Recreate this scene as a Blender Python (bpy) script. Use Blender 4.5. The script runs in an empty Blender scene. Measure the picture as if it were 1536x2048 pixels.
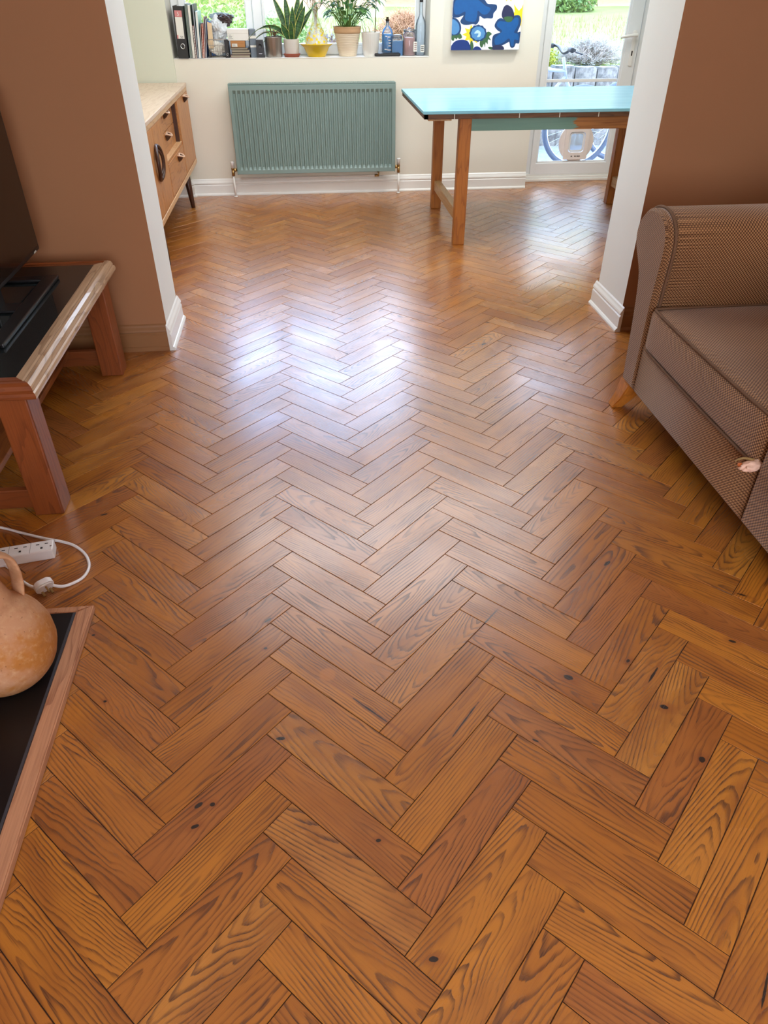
import bpy, bmesh, math, random
from mathutils import Vector, Matrix, noise
PI = math.pi
S = bpy.context.scene
COL = S.collection
random.seed(7)

# ------------------------------------------------------------------ camera
cam_data = bpy.data.cameras.new('camera')
cam = bpy.data.objects.new('camera', cam_data); COL.objects.link(cam)
CAM_H, PITCH, YAW = 1.35, math.radians(36.8185), math.radians(5.8257)
cam.location = (0, 0, CAM_H)
cam.rotation_euler = (PI / 2 - PITCH, 0, -YAW)
cam_data.sensor_fit = 'VERTICAL'; cam_data.sensor_height = 24.0
cam_data.lens = 24.0 * 1428.0 / 2048.0
cam_data.clip_start = 0.02; cam_data.clip_end = 200
S.camera = cam

# ------------------------------------------------------------------ colour
S.view_settings.view_transform = 'Standard'
S.view_settings.look = 'None'
S.view_settings.gamma = 1.0
S.view_settings.use_curve_mapping = False
S.view_settings.exposure = 0.0

# ------------------------------------------------------------------ world: bright hazy spring sky
W = bpy.data.worlds.new('sky'); S.world = W; W.use_nodes = True
wn = W.node_tree; wn.nodes.clear()
wo = wn.nodes.new('ShaderNodeOutputWorld'); wb = wn.nodes.new('ShaderNodeBackground')
tc = wn.nodes.new('ShaderNodeTexCoord'); sx = wn.nodes.new('ShaderNodeSeparateXYZ')
nz = wn.nodes.new('ShaderNodeTexNoise'); nz.inputs['Scale'].default_value = 5.5; nz.inputs['Detail'].default_value = 4
cl = wn.nodes.new('ShaderNodeValToRGB'); cl.color_ramp.elements[0].position = .44; cl.color_ramp.elements[1].position = .62
gr = wn.nodes.new('ShaderNodeValToRGB')
gr.color_ramp.elements[0].position = .26; gr.color_ramp.elements[0].color = (.52, .55, .62, 1)
gr.color_ramp.elements[1].position = .42; gr.color_ramp.elements[1].color = (.46, .72, 1.25, 1)
mx = wn.nodes.new('ShaderNodeMix'); mx.data_type = 'RGBA'
wn.links.new(tc.outputs['Generated'], sx.inputs[0]); wn.links.new(tc.outputs['Generated'], nz.inputs['Vector'])
wn.links.new(sx.outputs[2], gr.inputs[0]); wn.links.new(nz.outputs[0], cl.inputs[0])
wn.links.new(cl.outputs[0], mx.inputs[0]); wn.links.new(gr.outputs[0], mx.inputs[6])
mx.inputs[7].default_value = (.84, .94, 1.08, 1)
wn.links.new(mx.outputs[2], wb.inputs[0]); wb.inputs[1].default_value = 11.0
wn.links.new(wb.outputs[0], wo.inputs[0])

def light(name, kind, loc, target, energy, color, **kw):
    d = bpy.data.lights.new(name, kind); d.energy = energy; d.color = color
    for k, v in kw.items(): setattr(d, k, v)
    o = bpy.data.objects.new(name, d); COL.objects.link(o); o.location = loc
    o.rotation_euler = (Vector(target) - Vector(loc)).to_track_quat('-Z', 'Y').to_euler()
    return o
SUN_DIR = Vector((0.50, -0.80, 1.05)).normalized()          # towards the sun, from over the house roof
light('sun', 'SUN', SUN_DIR * 20, (0, 0, 0), 2.4, (1.0, .95, .84), angle=math.radians(.6))
# unseen fill added behind the camera, as if from a front window
light('front_fill', 'AREA', (.40, -2.12, 1.55), (-.45, 3, .9), 37, (1.0, .93, .84), shape='RECTANGLE', size=2.2, size_y=1.3)
# daylight through the garden window and the glazed door
for n_, x_, z_, w_, h_ in (('garden_window_portal', .038, 1.57, 1.8, 1.36), ('garden_door_portal', 2.18, 1.05, .75, 1.95)):
    light(n_, 'AREA', (x_, 6.33, z_), (x_, 3, z_), 1, (1, 1, 1), shape='RECTANGLE', size=w_, size_y=h_).data.cycles.is_portal = True
# dining area ceiling lamp, near the right of the garden wall
light('dining_ceiling_lamp', 'SPOT', (2.0, 5.35, 2.40), (1.3, 6.0, 1.0), 70, (1.0, .95, .86), spot_size=math.radians(96), spot_blend=.8, shadow_soft_size=.05)
light('dining_fill', 'AREA', (.6, 4.5, 2.40), (.6, 4.5, 0), 58, (.97, .98, 1.0), shape='RECTANGLE', size=2.6, size_y=1.5)  # unseen overhead fill added to brighten the dining area and its floor
light('living_fill', 'AREA', (.3, -.5, 2.38), (.3, -.1, 0), 3, (1.0, .86, .66), shape='DISK', size=.5)  # unseen warm fill added to lift the living room

# ------------------------------------------------------------------ node helpers
class E:
    nt = None
    def __init__(s, v): s.v = v
    @staticmethod
    def m(op, *a, clamp=False):
        n = E.nt.nodes.new('ShaderNodeMath'); n.operation = op; n.use_clamp = clamp
        for i, x in enumerate(a):
            x = x.v if isinstance(x, E) else x
            if isinstance(x, (int, float)): n.inputs[i].default_value = x
            else: E.nt.links.new(x, n.inputs[i])
        return E(n.outputs[0])
    def __add__(s, o): return E.m('ADD', s, o)
    __radd__ = __add__
    def __sub__(s, o): return E.m('SUBTRACT', s, o)
    def __rsub__(s, o): return E.m('SUBTRACT', o, s)
    def __mul__(s, o): return E.m('MULTIPLY', s, o)
    __rmul__ = __mul__
    def __truediv__(s, o): return E.m('DIVIDE', s, o)
    def pow(s, o): return E.m('POWER', s, o)
    def fract(s): return E.m('FRACT', s)
    def sqrt(s): return E.m('SQRT', s)
    def sin(s): return E.m('SINE', s)
    def abs(s): return E.m('ABSOLUTE', s)
    def clamp(s): return E.m('ADD', s, 0.0, clamp=True)
    def min(s, o): return E.m('MINIMUM', s, o)
    def max(s, o): return E.m('MAXIMUM', s, o)
    def gt(s, o): return E.m('GREATER_THAN', s, o)
    def ss(s, a, b):                                   # smoothstep a -> b
        n = E.nt.nodes.new('ShaderNodeMapRange'); n.interpolation_type = 'SMOOTHSTEP'
        E.nt.links.new(s.v, n.inputs[0])
        lo, hi, t0, t1 = (a, b, 0., 1.) if a <= b else (b, a, 1., 0.)
        n.inputs[1].default_value = lo; n.inputs[2].default_value = hi; n.inputs[3].default_value = t0; n.inputs[4].default_value = t1
        return E(n.outputs[0])
def _in(sock, x):
    x = x.v if isinstance(x, E) else x
    if isinstance(x, bpy.types.NodeSocket): E.nt.links.new(x, sock)
    elif isinstance(x, (tuple, list)): sock.default_value = tuple(x) + ((1,) if len(x) == 3 and len(sock.default_value) == 4 else ())
    else: sock.default_value = x
def vec(x, y, z=0.0):
    n = E.nt.nodes.new('ShaderNodeCombineXYZ')
    for i, a in enumerate((x, y, z)): _in(n.inputs[i], a)
    return n.outputs[0]
def tnoise(v, scale=5, detail=2, rough=.5, dist=0, dims='3D', w=None):
    n = E.nt.nodes.new('ShaderNodeTexNoise'); n.noise_dimensions = dims
    if v is not None: E.nt.links.new(v, n.inputs['Vector'])
    n.inputs['Scale'].default_value = scale; n.inputs['Detail'].default_value = detail
    n.inputs['Roughness'].default_value = rough; n.inputs['Distortion'].default_value = dist
    return E(n.outputs[0])
def mixc(f, a, b, mode='MIX'):
    n = E.nt.nodes.new('ShaderNodeMix'); n.data_type = 'RGBA'; n.blend_type = mode
    _in(n.inputs[0], f); _in(n.inputs[6], a); _in(n.inputs[7], b)
    return n.outputs[2]
def coords(kind='Object'):
    n = E.nt.nodes.new('ShaderNodeTexCoord'); o = n.outputs[kind]
    s = E.nt.nodes.new('ShaderNodeSeparateXYZ'); E.nt.links.new(o, s.inputs[0])
    return o, E(s.outputs[0]), E(s.outputs[1]), E(s.outputs[2])
def bump(h, strength=.3, dist=.002, normal=None):
    n = E.nt.nodes.new('ShaderNodeBump'); n.inputs['Strength'].default_value = strength; n.inputs['Distance'].default_value = dist
    _in(n.inputs['Height'], h)
    if normal is not None: E.nt.links.new(normal, n.inputs['Normal'])
    return n.outputs[0]
def srgb(r, g, b):
    f = lambda c: (c / 255 / 12.92) if c / 255 <= .04045 else ((c / 255 + .055) / 1.055) ** 2.4
    return (f(r), f(g), f(b))
MATS = {}
def new_mat(name):
    m = bpy.data.materials.new(name); m.use_nodes = True; nt = m.node_tree; nt.nodes.clear()
    E.nt = nt; out = nt.nodes.new('ShaderNodeOutputMaterial'); p = nt.nodes.new('ShaderNodeBsdfPrincipled')
    nt.links.new(p.outputs[0], out.inputs[0]); MATS[name] = m
    return m, p, out
def pset(p, **kw):
    names = dict(color='Base Color', rough='Roughness', metal='Metallic', ior='IOR', coat='Coat Weight', coat_rough='Coat Roughness',
                 trans='Transmission Weight', normal='Normal', sheen='Sheen Weight', spec='Specular IOR Level', alpha='Alpha', sss='Subsurface Weight')
    for k, v in kw.items(): _in(p.inputs[names[k]], v)
def plain(name, c, rough=.5, var=.06, scale=14, bmp=.0, bscale=120, metal=0., coat=0., sheen=0., spec=.5):
    """painted / plastic / metal surface with a little mottling of its own"""
    m, p, _ = new_mat(name)
    v, x, y, z = coords()
    n = tnoise(v, scale, 3)
    pset(p, color=mixc(n, tuple(k * (1 - var) for k in c), tuple(min(1, k * (1 + var)) for k in c)), rough=rough, metal=metal, coat=coat, sheen=sheen, spec=spec)
    if bmp: pset(p, normal=bump(tnoise(v, bscale, 2), bmp, .001))
    return m
def wood(name, light_c, dark_c, axis=0, rough=.4, freq=60, coat=0., scale=1., grain=.6):
    m, p, _ = new_mat(name)
    v, x, y, z = coords()
    a = [x, y, z]; l = a[axis]; o1, o2 = [a[i] for i in range(3) if i != axis]
    w = tnoise(vec(l * 1.6 * scale, o1 * 9 * scale, o2 * 9 * scale), 1.0, 3)
    r = (w * 9 + (o1 + o2) * (freq * .3) * scale).fract()
    line = r.ss(.55, 1.0) * .8
    fine = tnoise(vec(l * 9 * scale, o1 * 260 * scale, o2 * 260 * scale), 1.0, 3).ss(.35, .75)
    f = (line * grain + fine * .35).clamp()
    pset(p, color=mixc(f, light_c, dark_c), rough=rough, coat=coat, normal=bump(fine, .12, .0008))
    return m

# ------------------------------------------------------------------ mesh helpers
class MB:
    """collects shapes; build() links them as one mesh object"""
    def __init__(s): s.bm = bmesh.new(); s.uv = s.bm.loops.layers.uv.new('UVMap')
    def _mi(s, faces, mi, smooth=False):
        for f in faces: f.material_index = mi; f.smooth = smooth
    def box(s, lo, hi, bev=0., mi=0, M=None, seg=2):
        b = bmesh.new(); bmesh.ops.create_cube(b, size=1)
        sz = [hi[i] - lo[i] for i in range(3)]; c = [(hi[i] + lo[i]) / 2 for i in range(3)]
        for v in b.verts: v.co = Vector([v.co[i] * sz[i] + c[i] for i in range(3)])
        if bev: bmesh.ops.bevel(b, geom=b.edges[:] , offset=min(bev, min(sz) * .49), segments=seg, affect='EDGES', profile=.5)
        return s.merge(b, mi, M, smooth=False)
    def merge(s, b, mi=0, M=None, smooth=False):
        vm = {}
        for v in b.verts: vm[v] = s.bm.verts.new(M @ v.co if M else v.co)
        out = []
        for f in b.faces:
            try: nf = s.bm.faces.new([vm[v] for v in f.verts])
            except ValueError: continue
            nf.material_index = mi; nf.smooth = smooth; out.append(nf)
        b.free(); return out
    def lathe(s, prof, seg=32, center=(0, 0, 0), mi=0, cap=True, M=None, smooth=True, jit=None, yscale=1.):
        b = bmesh.new(); rings = []
        for k, (r, z) in enumerate(prof):
            ring = []
            for i in range(seg):
                a = 2 * PI * i / seg; rr = r * (jit(a, z) if jit else 1)
                ring.append(b.verts.new((center[0] + rr * math.cos(a), center[1] + rr * math.sin(a) * yscale, center[2] + z)))
            rings.append(ring)
        for k in range(len(rings) - 1):
            for i in range(seg):
                j = (i + 1) % seg
                b.faces.new((rings[k][i], rings[k][j], rings[k + 1][j], rings[k + 1][i]))
        if cap:
            if prof[0][0] > 1e-5: b.faces.new(rings[0][::-1])
            if prof[-1][0] > 1e-5: b.faces.new(rings[-1])
        bmesh.ops.remove_doubles(b, verts=b.verts, dist=1e-6)
        return s.merge(b, mi, M, smooth)
    def cyl(s, a, b_, r0, r1=None, seg=16, mi=0, smooth=True):
        r1 = r0 if r1 is None else r1
        return s.tube([a, b_], [r0, r1], seg, mi, smooth)
    def tube(s, pts, rad, seg=10, mi=0, smooth=True, closed=False):
        pts = [Vector(p) for p in pts]; n = len(pts)
        if not isinstance(rad, (list, tuple)): rad = [rad] * n
        b = bmesh.new(); rings = []; up = None
        for k in range(n):
            if closed: t = pts[(k + 1) % n] - pts[k - 1]
            else: t = pts[min(k + 1, n - 1)] - pts[max(k - 1, 0)]
            t.normalize()
            if up is None:
                up = Vector((0, 0, 1)) if abs(t.z) < .9 else Vector((1, 0, 0))
            u = t.cross(up).normalized(); w = u.cross(t).normalized(); up = w
            rings.append([b.verts.new(pts[k] + (u * math.cos(2 * PI * i / seg) + w * math.sin(2 * PI * i / seg)) * rad[k]) for i in range(seg)])
        m = n if closed else n - 1
        for k in range(m):
            A, B = rings[k], rings[(k + 1) % n]
            for i in range(seg): j = (i + 1) % seg; b.faces.new((A[i], A[j], B[j], B[i]))
        if not closed: b.faces.new(rings[0][::-1]); b.faces.new(rings[-1])
        return s.merge(b, mi, None, smooth)
    def prism(s, poly, axis, a, b_, mi=0, smooth=False, bev=0., M=None):
        """polygon (2-D points) extruded along axis (0,1,2) from a to b_"""
        idx = [i for i in range(3) if i != axis]
        def P(p, t):
            q = [0, 0, 0]; q[idx[0]] = p[0]; q[idx[1]] = p[1]; q[axis] = t; return q
        b = bmesh.new()
        A = [b.verts.new(P(p, a)) for p in poly]; B = [b.verts.new(P(p, b_)) for p in poly]
        n = len(poly)
        f1 = b.faces.new(A); f2 = b.faces.new(B[::-1])
        sides = [b.faces.new((A[i], B[i], B[(i + 1) % n], A[(i + 1) % n])) for i in range(n)]
        bmesh.ops.recalc_face_normals(b, faces=b.faces)
        if bev: bmesh.ops.bevel(b, geom=list(set(list(f1.edges) + list(f2.edges))), offset=bev, segments=2, affect='EDGES')
        fs = s.merge(b, mi, M, False)
        if smooth:
            for f in fs:
                if len(f.verts) == 4: f.smooth = True
        return fs
    def sweep(s, prof, path, mi=0, closed=False):
        """profile of (offset to the right of travel, z) swept along xy path with mitres"""
        n = len(path); pts = [Vector((p[0], p[1])) for p in path]; rings = []
        for k in range(n):
            d0 = (pts[k] - pts[k - 1]).normalized() if k else (pts[1] - pts[0]).normalized()
            d1 = (pts[k + 1] - pts[k]).normalized() if k < n - 1 else d0
            n0 = Vector((d0.y, -d0.x)); n1 = Vector((d1.y, -d1.x)); m = (n0 + n1).normalized(); m /= max(.2, m.dot(n0))
            rings.append([s.bm.verts.new((pts[k].x + m.x * o, pts[k].y + m.y * o, z)) for o, z in prof])
        for k in range(n - 1):
            for i in range(len(prof)):
                j = (i + 1) % len(prof); f = s.bm.faces.new((rings[k][i], rings[k + 1][i], rings[k + 1][j], rings[k][j])); f.material_index = mi
        for r in (rings[0], rings[-1]): s.bm.faces.new(r).material_index = mi
    def strip(s, rows, mi=0, smooth=True, vs=None):
        """grid of points rows[k][i]; uv = (i,k)"""
        V = [[s.bm.verts.new(p) for p in r] for r in rows]
        for k in range(len(V) - 1):
            for i in range(len(V[k]) - 1):
                f = s.bm.faces.new((V[k][i], V[k][i + 1], V[k + 1][i + 1], V[k + 1][i])); f.material_index = mi; f.smooth = smooth
                for l, (a, b) in zip(f.loops, ((i, k), (i + 1, k), (i + 1, k + 1), (i, k + 1))):
                    l[s.uv].uv = (a / (len(V[k]) - 1), b / (len(V) - 1))
    def build(s, name, mats, parent=None, fix=True, sub=0, loc=None):
        if fix: bmesh.ops.recalc_face_normals(s.bm, faces=s.bm.faces)
        me = bpy.data.meshes.new(name); s.bm.to_mesh(me); s.bm.free()
        o = bpy.data.objects.new(name, me); COL.objects.link(o)
        for m in (mats if isinstance(mats, (list, tuple)) else [mats]): me.materials.append(m)
        if parent: o.parent = parent
        if loc: o.location = loc
        if sub:
            md = o.modifiers.new('smooth', 'SUBSURF'); md.levels = sub; md.render_levels = sub
        return o
def thing(name, label, cat, loc=(0, 0, 0), rz=0, group=None):
    o = bpy.data.objects.new(name, None); COL.objects.link(o); o.location = loc; o.rotation_euler = (0, 0, rz)
    o.empty_display_size = .1; o['label'] = label; o['category'] = cat
    if group: o['group'] = group
    return o
def tag(o, label, cat, group=None, kind=None):
    o['label'] = label; o['category'] = cat
    if group: o['group'] = group
    if kind: o['kind'] = kind
    return o
def struct(o, label=None):
    o['kind'] = 'structure'
    if label: o['label'] = label
    return o
def rounded_rect(x0, y0, x1, y1, r, n=5):
    pts = []
    for cx, cy, a0 in ((x1 - r, y0 + r, -PI / 2), (x1 - r, y1 - r, 0), (x0 + r, y1 - r, PI / 2), (x0 + r, y0 + r, PI)):
        for i in range(n + 1):
            a = a0 + PI / 2 * i / n; pts.append((cx + r * math.cos(a), cy + r * math.sin(a)))
    return pts
def smooth_path(pts, n=8, closed=False):
    """Catmull-Rom through the points"""
    P = [Vector(p) for p in pts]; out = []; N = len(P)
    rng = range(N) if closed else range(N - 1)
    for i in rng:
        if closed: a, b, c, d = P[i - 1], P[i], P[(i + 1) % N], P[(i + 2) % N]
        else: a, b, c, d = P[max(i - 1, 0)], P[i], P[i + 1], P[min(i + 2, N - 1)]
        for k in range(n):
            t = k / n
            out.append(.5 * ((2 * b) + (c - a) * t + (2 * a - 5 * b + 4 * c - d) * t * t + (3 * b - a - 3 * c + d) * t ** 3))
    if not closed: out.append(P[-1])
    return out

# ------------------------------------------------------------------ materials
def floor_material():
    m, p, _ = new_mat('oiled_ash_herringbone'); nt = m.node_tree
    uvn = nt.nodes.new('ShaderNodeUVMap'); uvn.uv_map = 'UVMap'; s = nt.nodes.new('ShaderNodeSeparateXYZ'); nt.links.new(uvn.outputs[0], s.inputs[0])
    u, v = E(s.outputs[0]), E(s.outputs[1])
    at = nt.nodes.new('ShaderNodeAttribute'); at.attribute_name = 'rnd'; sc = nt.nodes.new('ShaderNodeSeparateColor'); nt.links.new(at.outputs['Color'], sc.inputs[0])
    r1, r2, r3, r4 = E(sc.outputs[0]), E(sc.outputs[1]), E(sc.outputs[2]), E(at.outputs['Alpha'])
    U = u + r1 * 37.0; Z = r2 * 53.0
    # growth rings cut lengthwise: long cathedral arches, some tight ovals
    w1 = tnoise(vec(U * 5.0, v * 14, Z), 1.0, 2) - .5
    w2 = tnoise(vec(U * 22.0, v * 60, Z), 1.0, 2) - .5
    k = r3.pow(3.0) * .16 + .035
    du = (u - (r1 * .62 - .13)) * k + w1 * .020
    dv = v - (r2 - .5) * .095 + w1 * .030 + w2 * .0040
    oval = (dv * dv + du * du + .00003).sqrt()
    arch = (dv * dv + r3 * r3 * .0004 + .00002).sqrt() + (u + w1 * .10) * (r3 * .16 + .02)
    pick = r1.gt(.38)
    q = oval * (1.0 - pick) + arch * pick + w2 * .0012
    F = r4 * 80.0 + 85.0
    w3 = tnoise(vec(U * 9.0, v * 130.0, Z + 21.0), 1.0, 2) - .5
    ph = (q * F + w1 * 1.6 + w3 * .55)
    fr = ph.fract()
    ring = fr.ss(.42, .90) * (1.0 - fr.ss(.92, 1.0))
    ringvis = tnoise(vec(U * 4, v * 22, Z + 3.0), 1.0, 3).ss(.34, .66) * .80 + .20
    pores = tnoise(vec(U * 14.0, v * 520.0, Z), 1.0, 3, .6).ss(.50, .78)
    fleck = tnoise(vec(U * 60.0, v * 900.0, Z), 1.0, 2, .6).ss(.55, .8)
    cloud = tnoise(vec(U * 4.0, v * 16.0, Z + 9.0), 1.0, 3)
    dark = (ring * ringvis * .76 + pores * (ring * .55 + .24) + fleck * .14).clamp()
    base = mixc(r4, srgb(170, 102, 30), srgb(190, 120, 36))
    base = mixc(r1.ss(.62, 1.0) * .65, base, srgb(158, 92, 46))
    base = mixc((r3.ss(.75, 1.0)) * .5, base, srgb(200, 138, 58))
    base = mixc(cloud.ss(.40, .70) * .65, base, srgb(140, 78, 26))
    col = mixc(dark, base, srgb(76, 36, 8))
    # knots of individual boards, where they lie on the floor
    vv, X, Y, _z = coords('Object')
    wob = tnoise(vv, 60, 2) - .5
    km = None; halo = None
    for (kx, ky, a, rl, rw) in KNOTS:
        ca, sa = math.cos(a), math.sin(a)
        dx = X - kx; dy = Y - ky
        l = (dx * ca + dy * sa) * (1 / rl); t = (dy * ca - dx * sa) * (1 / rw)
        d = (l * l + t * t).sqrt() + wob * .9
        km = d if km is None else km.min(d)
    knot = km.ss(1.0, .72)
    halo = km.ss(3.4, 1.0)
    col = mixc(halo * .45, col, srgb(128, 66, 26))
    col = mixc(knot, col, srgb(30, 17, 12))
    fx, fy = FILLER
    fd = ((X - fx) * (X - fx) + (Y - fy) * (Y - fy)).sqrt() + wob * .006
    col = mixc(fd.ss(.023, .016) * .9, col, srgb(176, 104, 24))
    # satin lacquer, worn a little differently from board to board
    smear = tnoise(vv, 2.6, 3).ss(.35, .7)
    rough = .34 + dark * .15 + smear * .10
    crough = .16 + r3 * .07 + smear * .10 + dark * .06
    h = (0.0 - ring * .5) - pores * .9 + w2 * 1.4
    n1 = bump(h, .16, .0012)
    n2 = bump(tnoise(vec(U * 7.0, v * 12.0, Z), 1.0, 1) * 1.0, .35, .006, n1)
    pset(p, color=col, rough=rough, normal=n2, ior=1.5, coat=.9, coat_rough=crough)
    p.inputs['Coat IOR'].default_value = 1.62
    return m
def fabric(name, dark_c, light_c, pitch=.0065):
    m, p, _ = new_mat(name); v, x, y, z = coords(); k = PI / pitch
    wob = (tnoise(v, 30, 2) - .5) * .9
    a = (x * k + wob).sin(); b = (y * k + wob).sin(); c = (z * k + wob).sin()
    g = E.nt.nodes.new('ShaderNodeTexCoord'); sn = E.nt.nodes.new('ShaderNodeSeparateXYZ'); E.nt.links.new(g.outputs['Normal'], sn.inputs[0])
    nx, ny, nz_ = (E(sn.outputs[i]).abs().pow(4.0) for i in range(3))
    w = ((a * b * nz_ + b * c * nx + a * c * ny) / (nx + ny + nz_) * .5 + .5).ss(.30, .78)
    yarn = tnoise(v, 420, 2)
    col = mixc(w * (yarn * .6 + .55), dark_c, light_c)
    col = mixc(tnoise(v, 2.5, 3).ss(.35, .75) * .25, col, tuple(k_ * .7 for k_ in dark_c))
    pset(p, color=col, rough=.95, sheen=.35, normal=bump(w + yarn * .6, .55, .0016), spec=.2)
    return m
def glass_pane(name, tint=(1, 1, 1), refl_rough=0.0, body=0.0, body_col=(1, 1, 1)):
    m = bpy.data.materials.new(name); m.use_nodes = True; nt = m.node_tree; nt.nodes.clear(); E.nt = nt
    out = nt.nodes.new('ShaderNodeOutputMaterial'); t = nt.nodes.new('ShaderNodeBsdfTransparent'); g = nt.nodes.new('ShaderNodeBsdfGlossy')
    fr = nt.nodes.new('ShaderNodeFresnel'); fr.inputs[0].default_value = 1.45; mxs = nt.nodes.new('ShaderNodeMixShader')
    t.inputs[0].default_value = (*tint, 1); g.inputs['Roughness'].default_value = refl_rough
    nt.links.new(fr.outputs[0], mxs.inputs[0]); nt.links.new(t.outputs[0], mxs.inputs[1]); nt.links.new(g.outputs[0], mxs.inputs[2])
    last = mxs.outputs[0]
    if body:
        d = nt.nodes.new('ShaderNodeBsdfDiffuse'); d.inputs[0].default_value = (*body_col, 1); m2 = nt.nodes.new('ShaderNodeMixShader')
        m2.inputs[0].default_value = body; nt.links.new(last, m2.inputs[1]); nt.links.new(d.outputs[0], m2.inputs[2]); last = m2.outputs[0]
    nt.links.new(last, out.inputs[0]); return m
def foliage(name, c1, c2, rough=.55, transl=.35):
    m = bpy.data.materials.new(name); m.use_nodes = True; nt = m.node_tree; nt.nodes.clear(); E.nt = nt
    out = nt.nodes.new('ShaderNodeOutputMaterial'); p = nt.nodes.new('ShaderNodeBsdfPrincipled'); t = nt.nodes.new('ShaderNodeBsdfTranslucent'); mxs = nt.nodes.new('ShaderNodeMixShader')
    v, x, y, z = coords(); col = mixc(tnoise(v, 9, 3).ss(.3, .7), c1, c2)
    pset(p, color=col, rough=rough); nt.links.new(col, t.inputs[0]); mxs.inputs[0].default_value = transl
    nt.links.new(p.outputs[0], mxs.inputs[1]); nt.links.new(t.outputs[0], mxs.inputs[2]); nt.links.new(mxs.outputs[0], out.inputs[0]); return m

M = {}
M['brown_wall'] = plain('terracotta_wall_paint', srgb(164, 116, 80), .85, .04, 3, .10, 160)
M['cream_wall'] = plain('cream_wall_paint', srgb(228, 224, 210), .85, .03, 3, .10, 160)
M['green_wall'] = plain('pale_green_wall', srgb(214, 216, 199), .85, .03, 3, .10, 160)  # slightly greener tone than the cream wall
M['white_wall'] = plain('white_reveal_paint', srgb(238, 244, 243), .75, .03, 4, .12, 120)
M['ceiling'] = plain('ceiling_paint', srgb(240, 238, 232), .9, .02, 3)
M['gloss_white'] = plain('white_gloss_paint', srgb(238, 238, 234), .28, .02, 9)
M['brown_gloss'] = plain('terracotta_skirting_paint', srgb(150, 106, 68), .35, .04, 6)
M['upvc'] = plain('white_upvc', srgb(236, 240, 242), .25, .015, 5)
M['black_rubber'] = plain('black_seal', srgb(40, 44, 50), .6)
M['glass'] = glass_pane('window_glass', (.97, .99, 1.0))
M['rad'] = plain('sage_radiator_paint', srgb(122, 145, 140), .32, .04, 5)
M['brass'] = plain('aged_brass', srgb(170, 140, 90), .3, .12, 60, metal=1.)
M['chrome'] = plain('chrome', srgb(210, 212, 215), .15, .03, 60, metal=1.)
M['pine'] = wood('orange_pine', srgb(182, 112, 42), srgb(132, 70, 20), 2, .45, 40)
M['pine_x'] = wood('orange_pine_rail', srgb(190, 122, 52), srgb(140, 78, 26), 0, .45, 40)
M['pine_y'] = wood('pale_pine_rail', srgb(200, 160, 112), srgb(165, 120, 75), 1, .4, 40)
M['dark_edge'] = wood('dark_stained_edge', srgb(110, 72, 44), srgb(60, 38, 24), 0, .5, 40)
M['teak_y'] = wood('teak_veneer', srgb(196, 134, 78), srgb(150, 92, 48), 1, .38, 40)
M['teak_z'] = wood('teak_veneer_upright', srgb(198, 136, 78), srgb(152, 94, 48), 2, .38, 40)
M['teak_top'] = wood('lit_teak_top', srgb(226, 202, 180), srgb(196, 164, 138), 1, .3, 40)  # teak veneer with the light on the top put into its colour
M['teak_light'] = wood('light_teak_edge', srgb(216, 176, 130), srgb(180, 132, 88), 1, .35, 40)
M['pull_rim'] = plain('pale_pull_rim', srgb(226, 196, 170), .3)
M['dark_leg'] = wood('dark_leg_wood', srgb(74, 42, 28), srgb(40, 22, 14), 2, .35, 40)
M['cherry_z'] = wood('cherry_stained_upright', srgb(138, 72, 32), srgb(98, 44, 16), 2, .38, 50)
M['cherry_y'] = wood('cherry_stained_rail', srgb(148, 84, 38), srgb(112, 56, 26), 1, .38, 50)
M['cherry_x'] = wood('cherry_stained_crossrail', srgb(134, 70, 32), srgb(112, 56, 26), 0, .38, 50)
M['limed'] = wood('worn_oak_moulding', srgb(196, 166, 134), srgb(132, 98, 70), 1, .36, 60, coat=.3)
M['hearth_edge'] = wood('reddish_oak_edging', srgb(192, 138, 100), srgb(128, 76, 50), 1, .5, 70)
M['black_stone'] = plain('black_slate', srgb(14, 13, 15), .32, .2, 4, .05, 50)
M['black_plastic'] = plain('black_plastic', srgb(22, 22, 25), .35, .1)
M['tv_screen'] = plain('black_screen', srgb(14, 11, 11), .12, .05, 3)
M['dark_glass'] = plain('smoked_glass', srgb(30, 36, 38), .06, .1, 3)
M['fabric'] = fabric('brown_woven_fabric', srgb(86, 54, 31), srgb(200, 150, 104), .0052)
M['piping'] = plain('brown_piping', srgb(112, 82, 60), .9, .2, 300)
M['lightwood'] = wood('honey_foot_wood', srgb(205, 130, 50), srgb(165, 95, 30), 2, .35, 40)
M['white_plastic'] = plain('white_plastic', srgb(232, 230, 228), .35, .02)
M['slot'] = plain('dark_slot', srgb(35, 30, 28), .6)
M['metal_grey'] = plain('brushed_metal', srgb(170, 165, 158), .35, .08, 30, metal=.8)
M['white_ceramic'] = plain('white_ceramic', srgb(225, 222, 215), .3, .03)
M['terra'] = plain('terracotta_saucer', srgb(160, 82, 60), .6, .1)
M['yellow_bowl'] = plain('yellow_glazed_ceramic', srgb(222, 186, 30), .2, .06)
M['soil'] = plain('potting_soil', srgb(60, 44, 32), .95, .3, 60)
M['beige_pot'] = plain('beige_ribbed_ceramic', srgb(222, 205, 180), .5, .04)
M['beige_band'] = plain('tan_bare_clay_band', srgb(200, 160, 120), .7, .06)
M['leaf'] = foliage('houseplant_green', srgb(44, 92, 50), srgb(92, 140, 72), .6, .15)
M['stem'] = plain('green_stem', srgb(120, 150, 70), .5, .15, 40)
M['twig'] = plain('dry_twig', srgb(120, 92, 66), .8, .2, 60)
M['pale_twig'] = plain('grey_twig', srgb(170, 160, 150), .85, .15, 60)
M['black_card'] = plain('black_binder_board', srgb(28, 27, 28), .45, .1, 20)
M['label_white'] = plain('paper_label', srgb(225, 224, 215), .7, .02)
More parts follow.
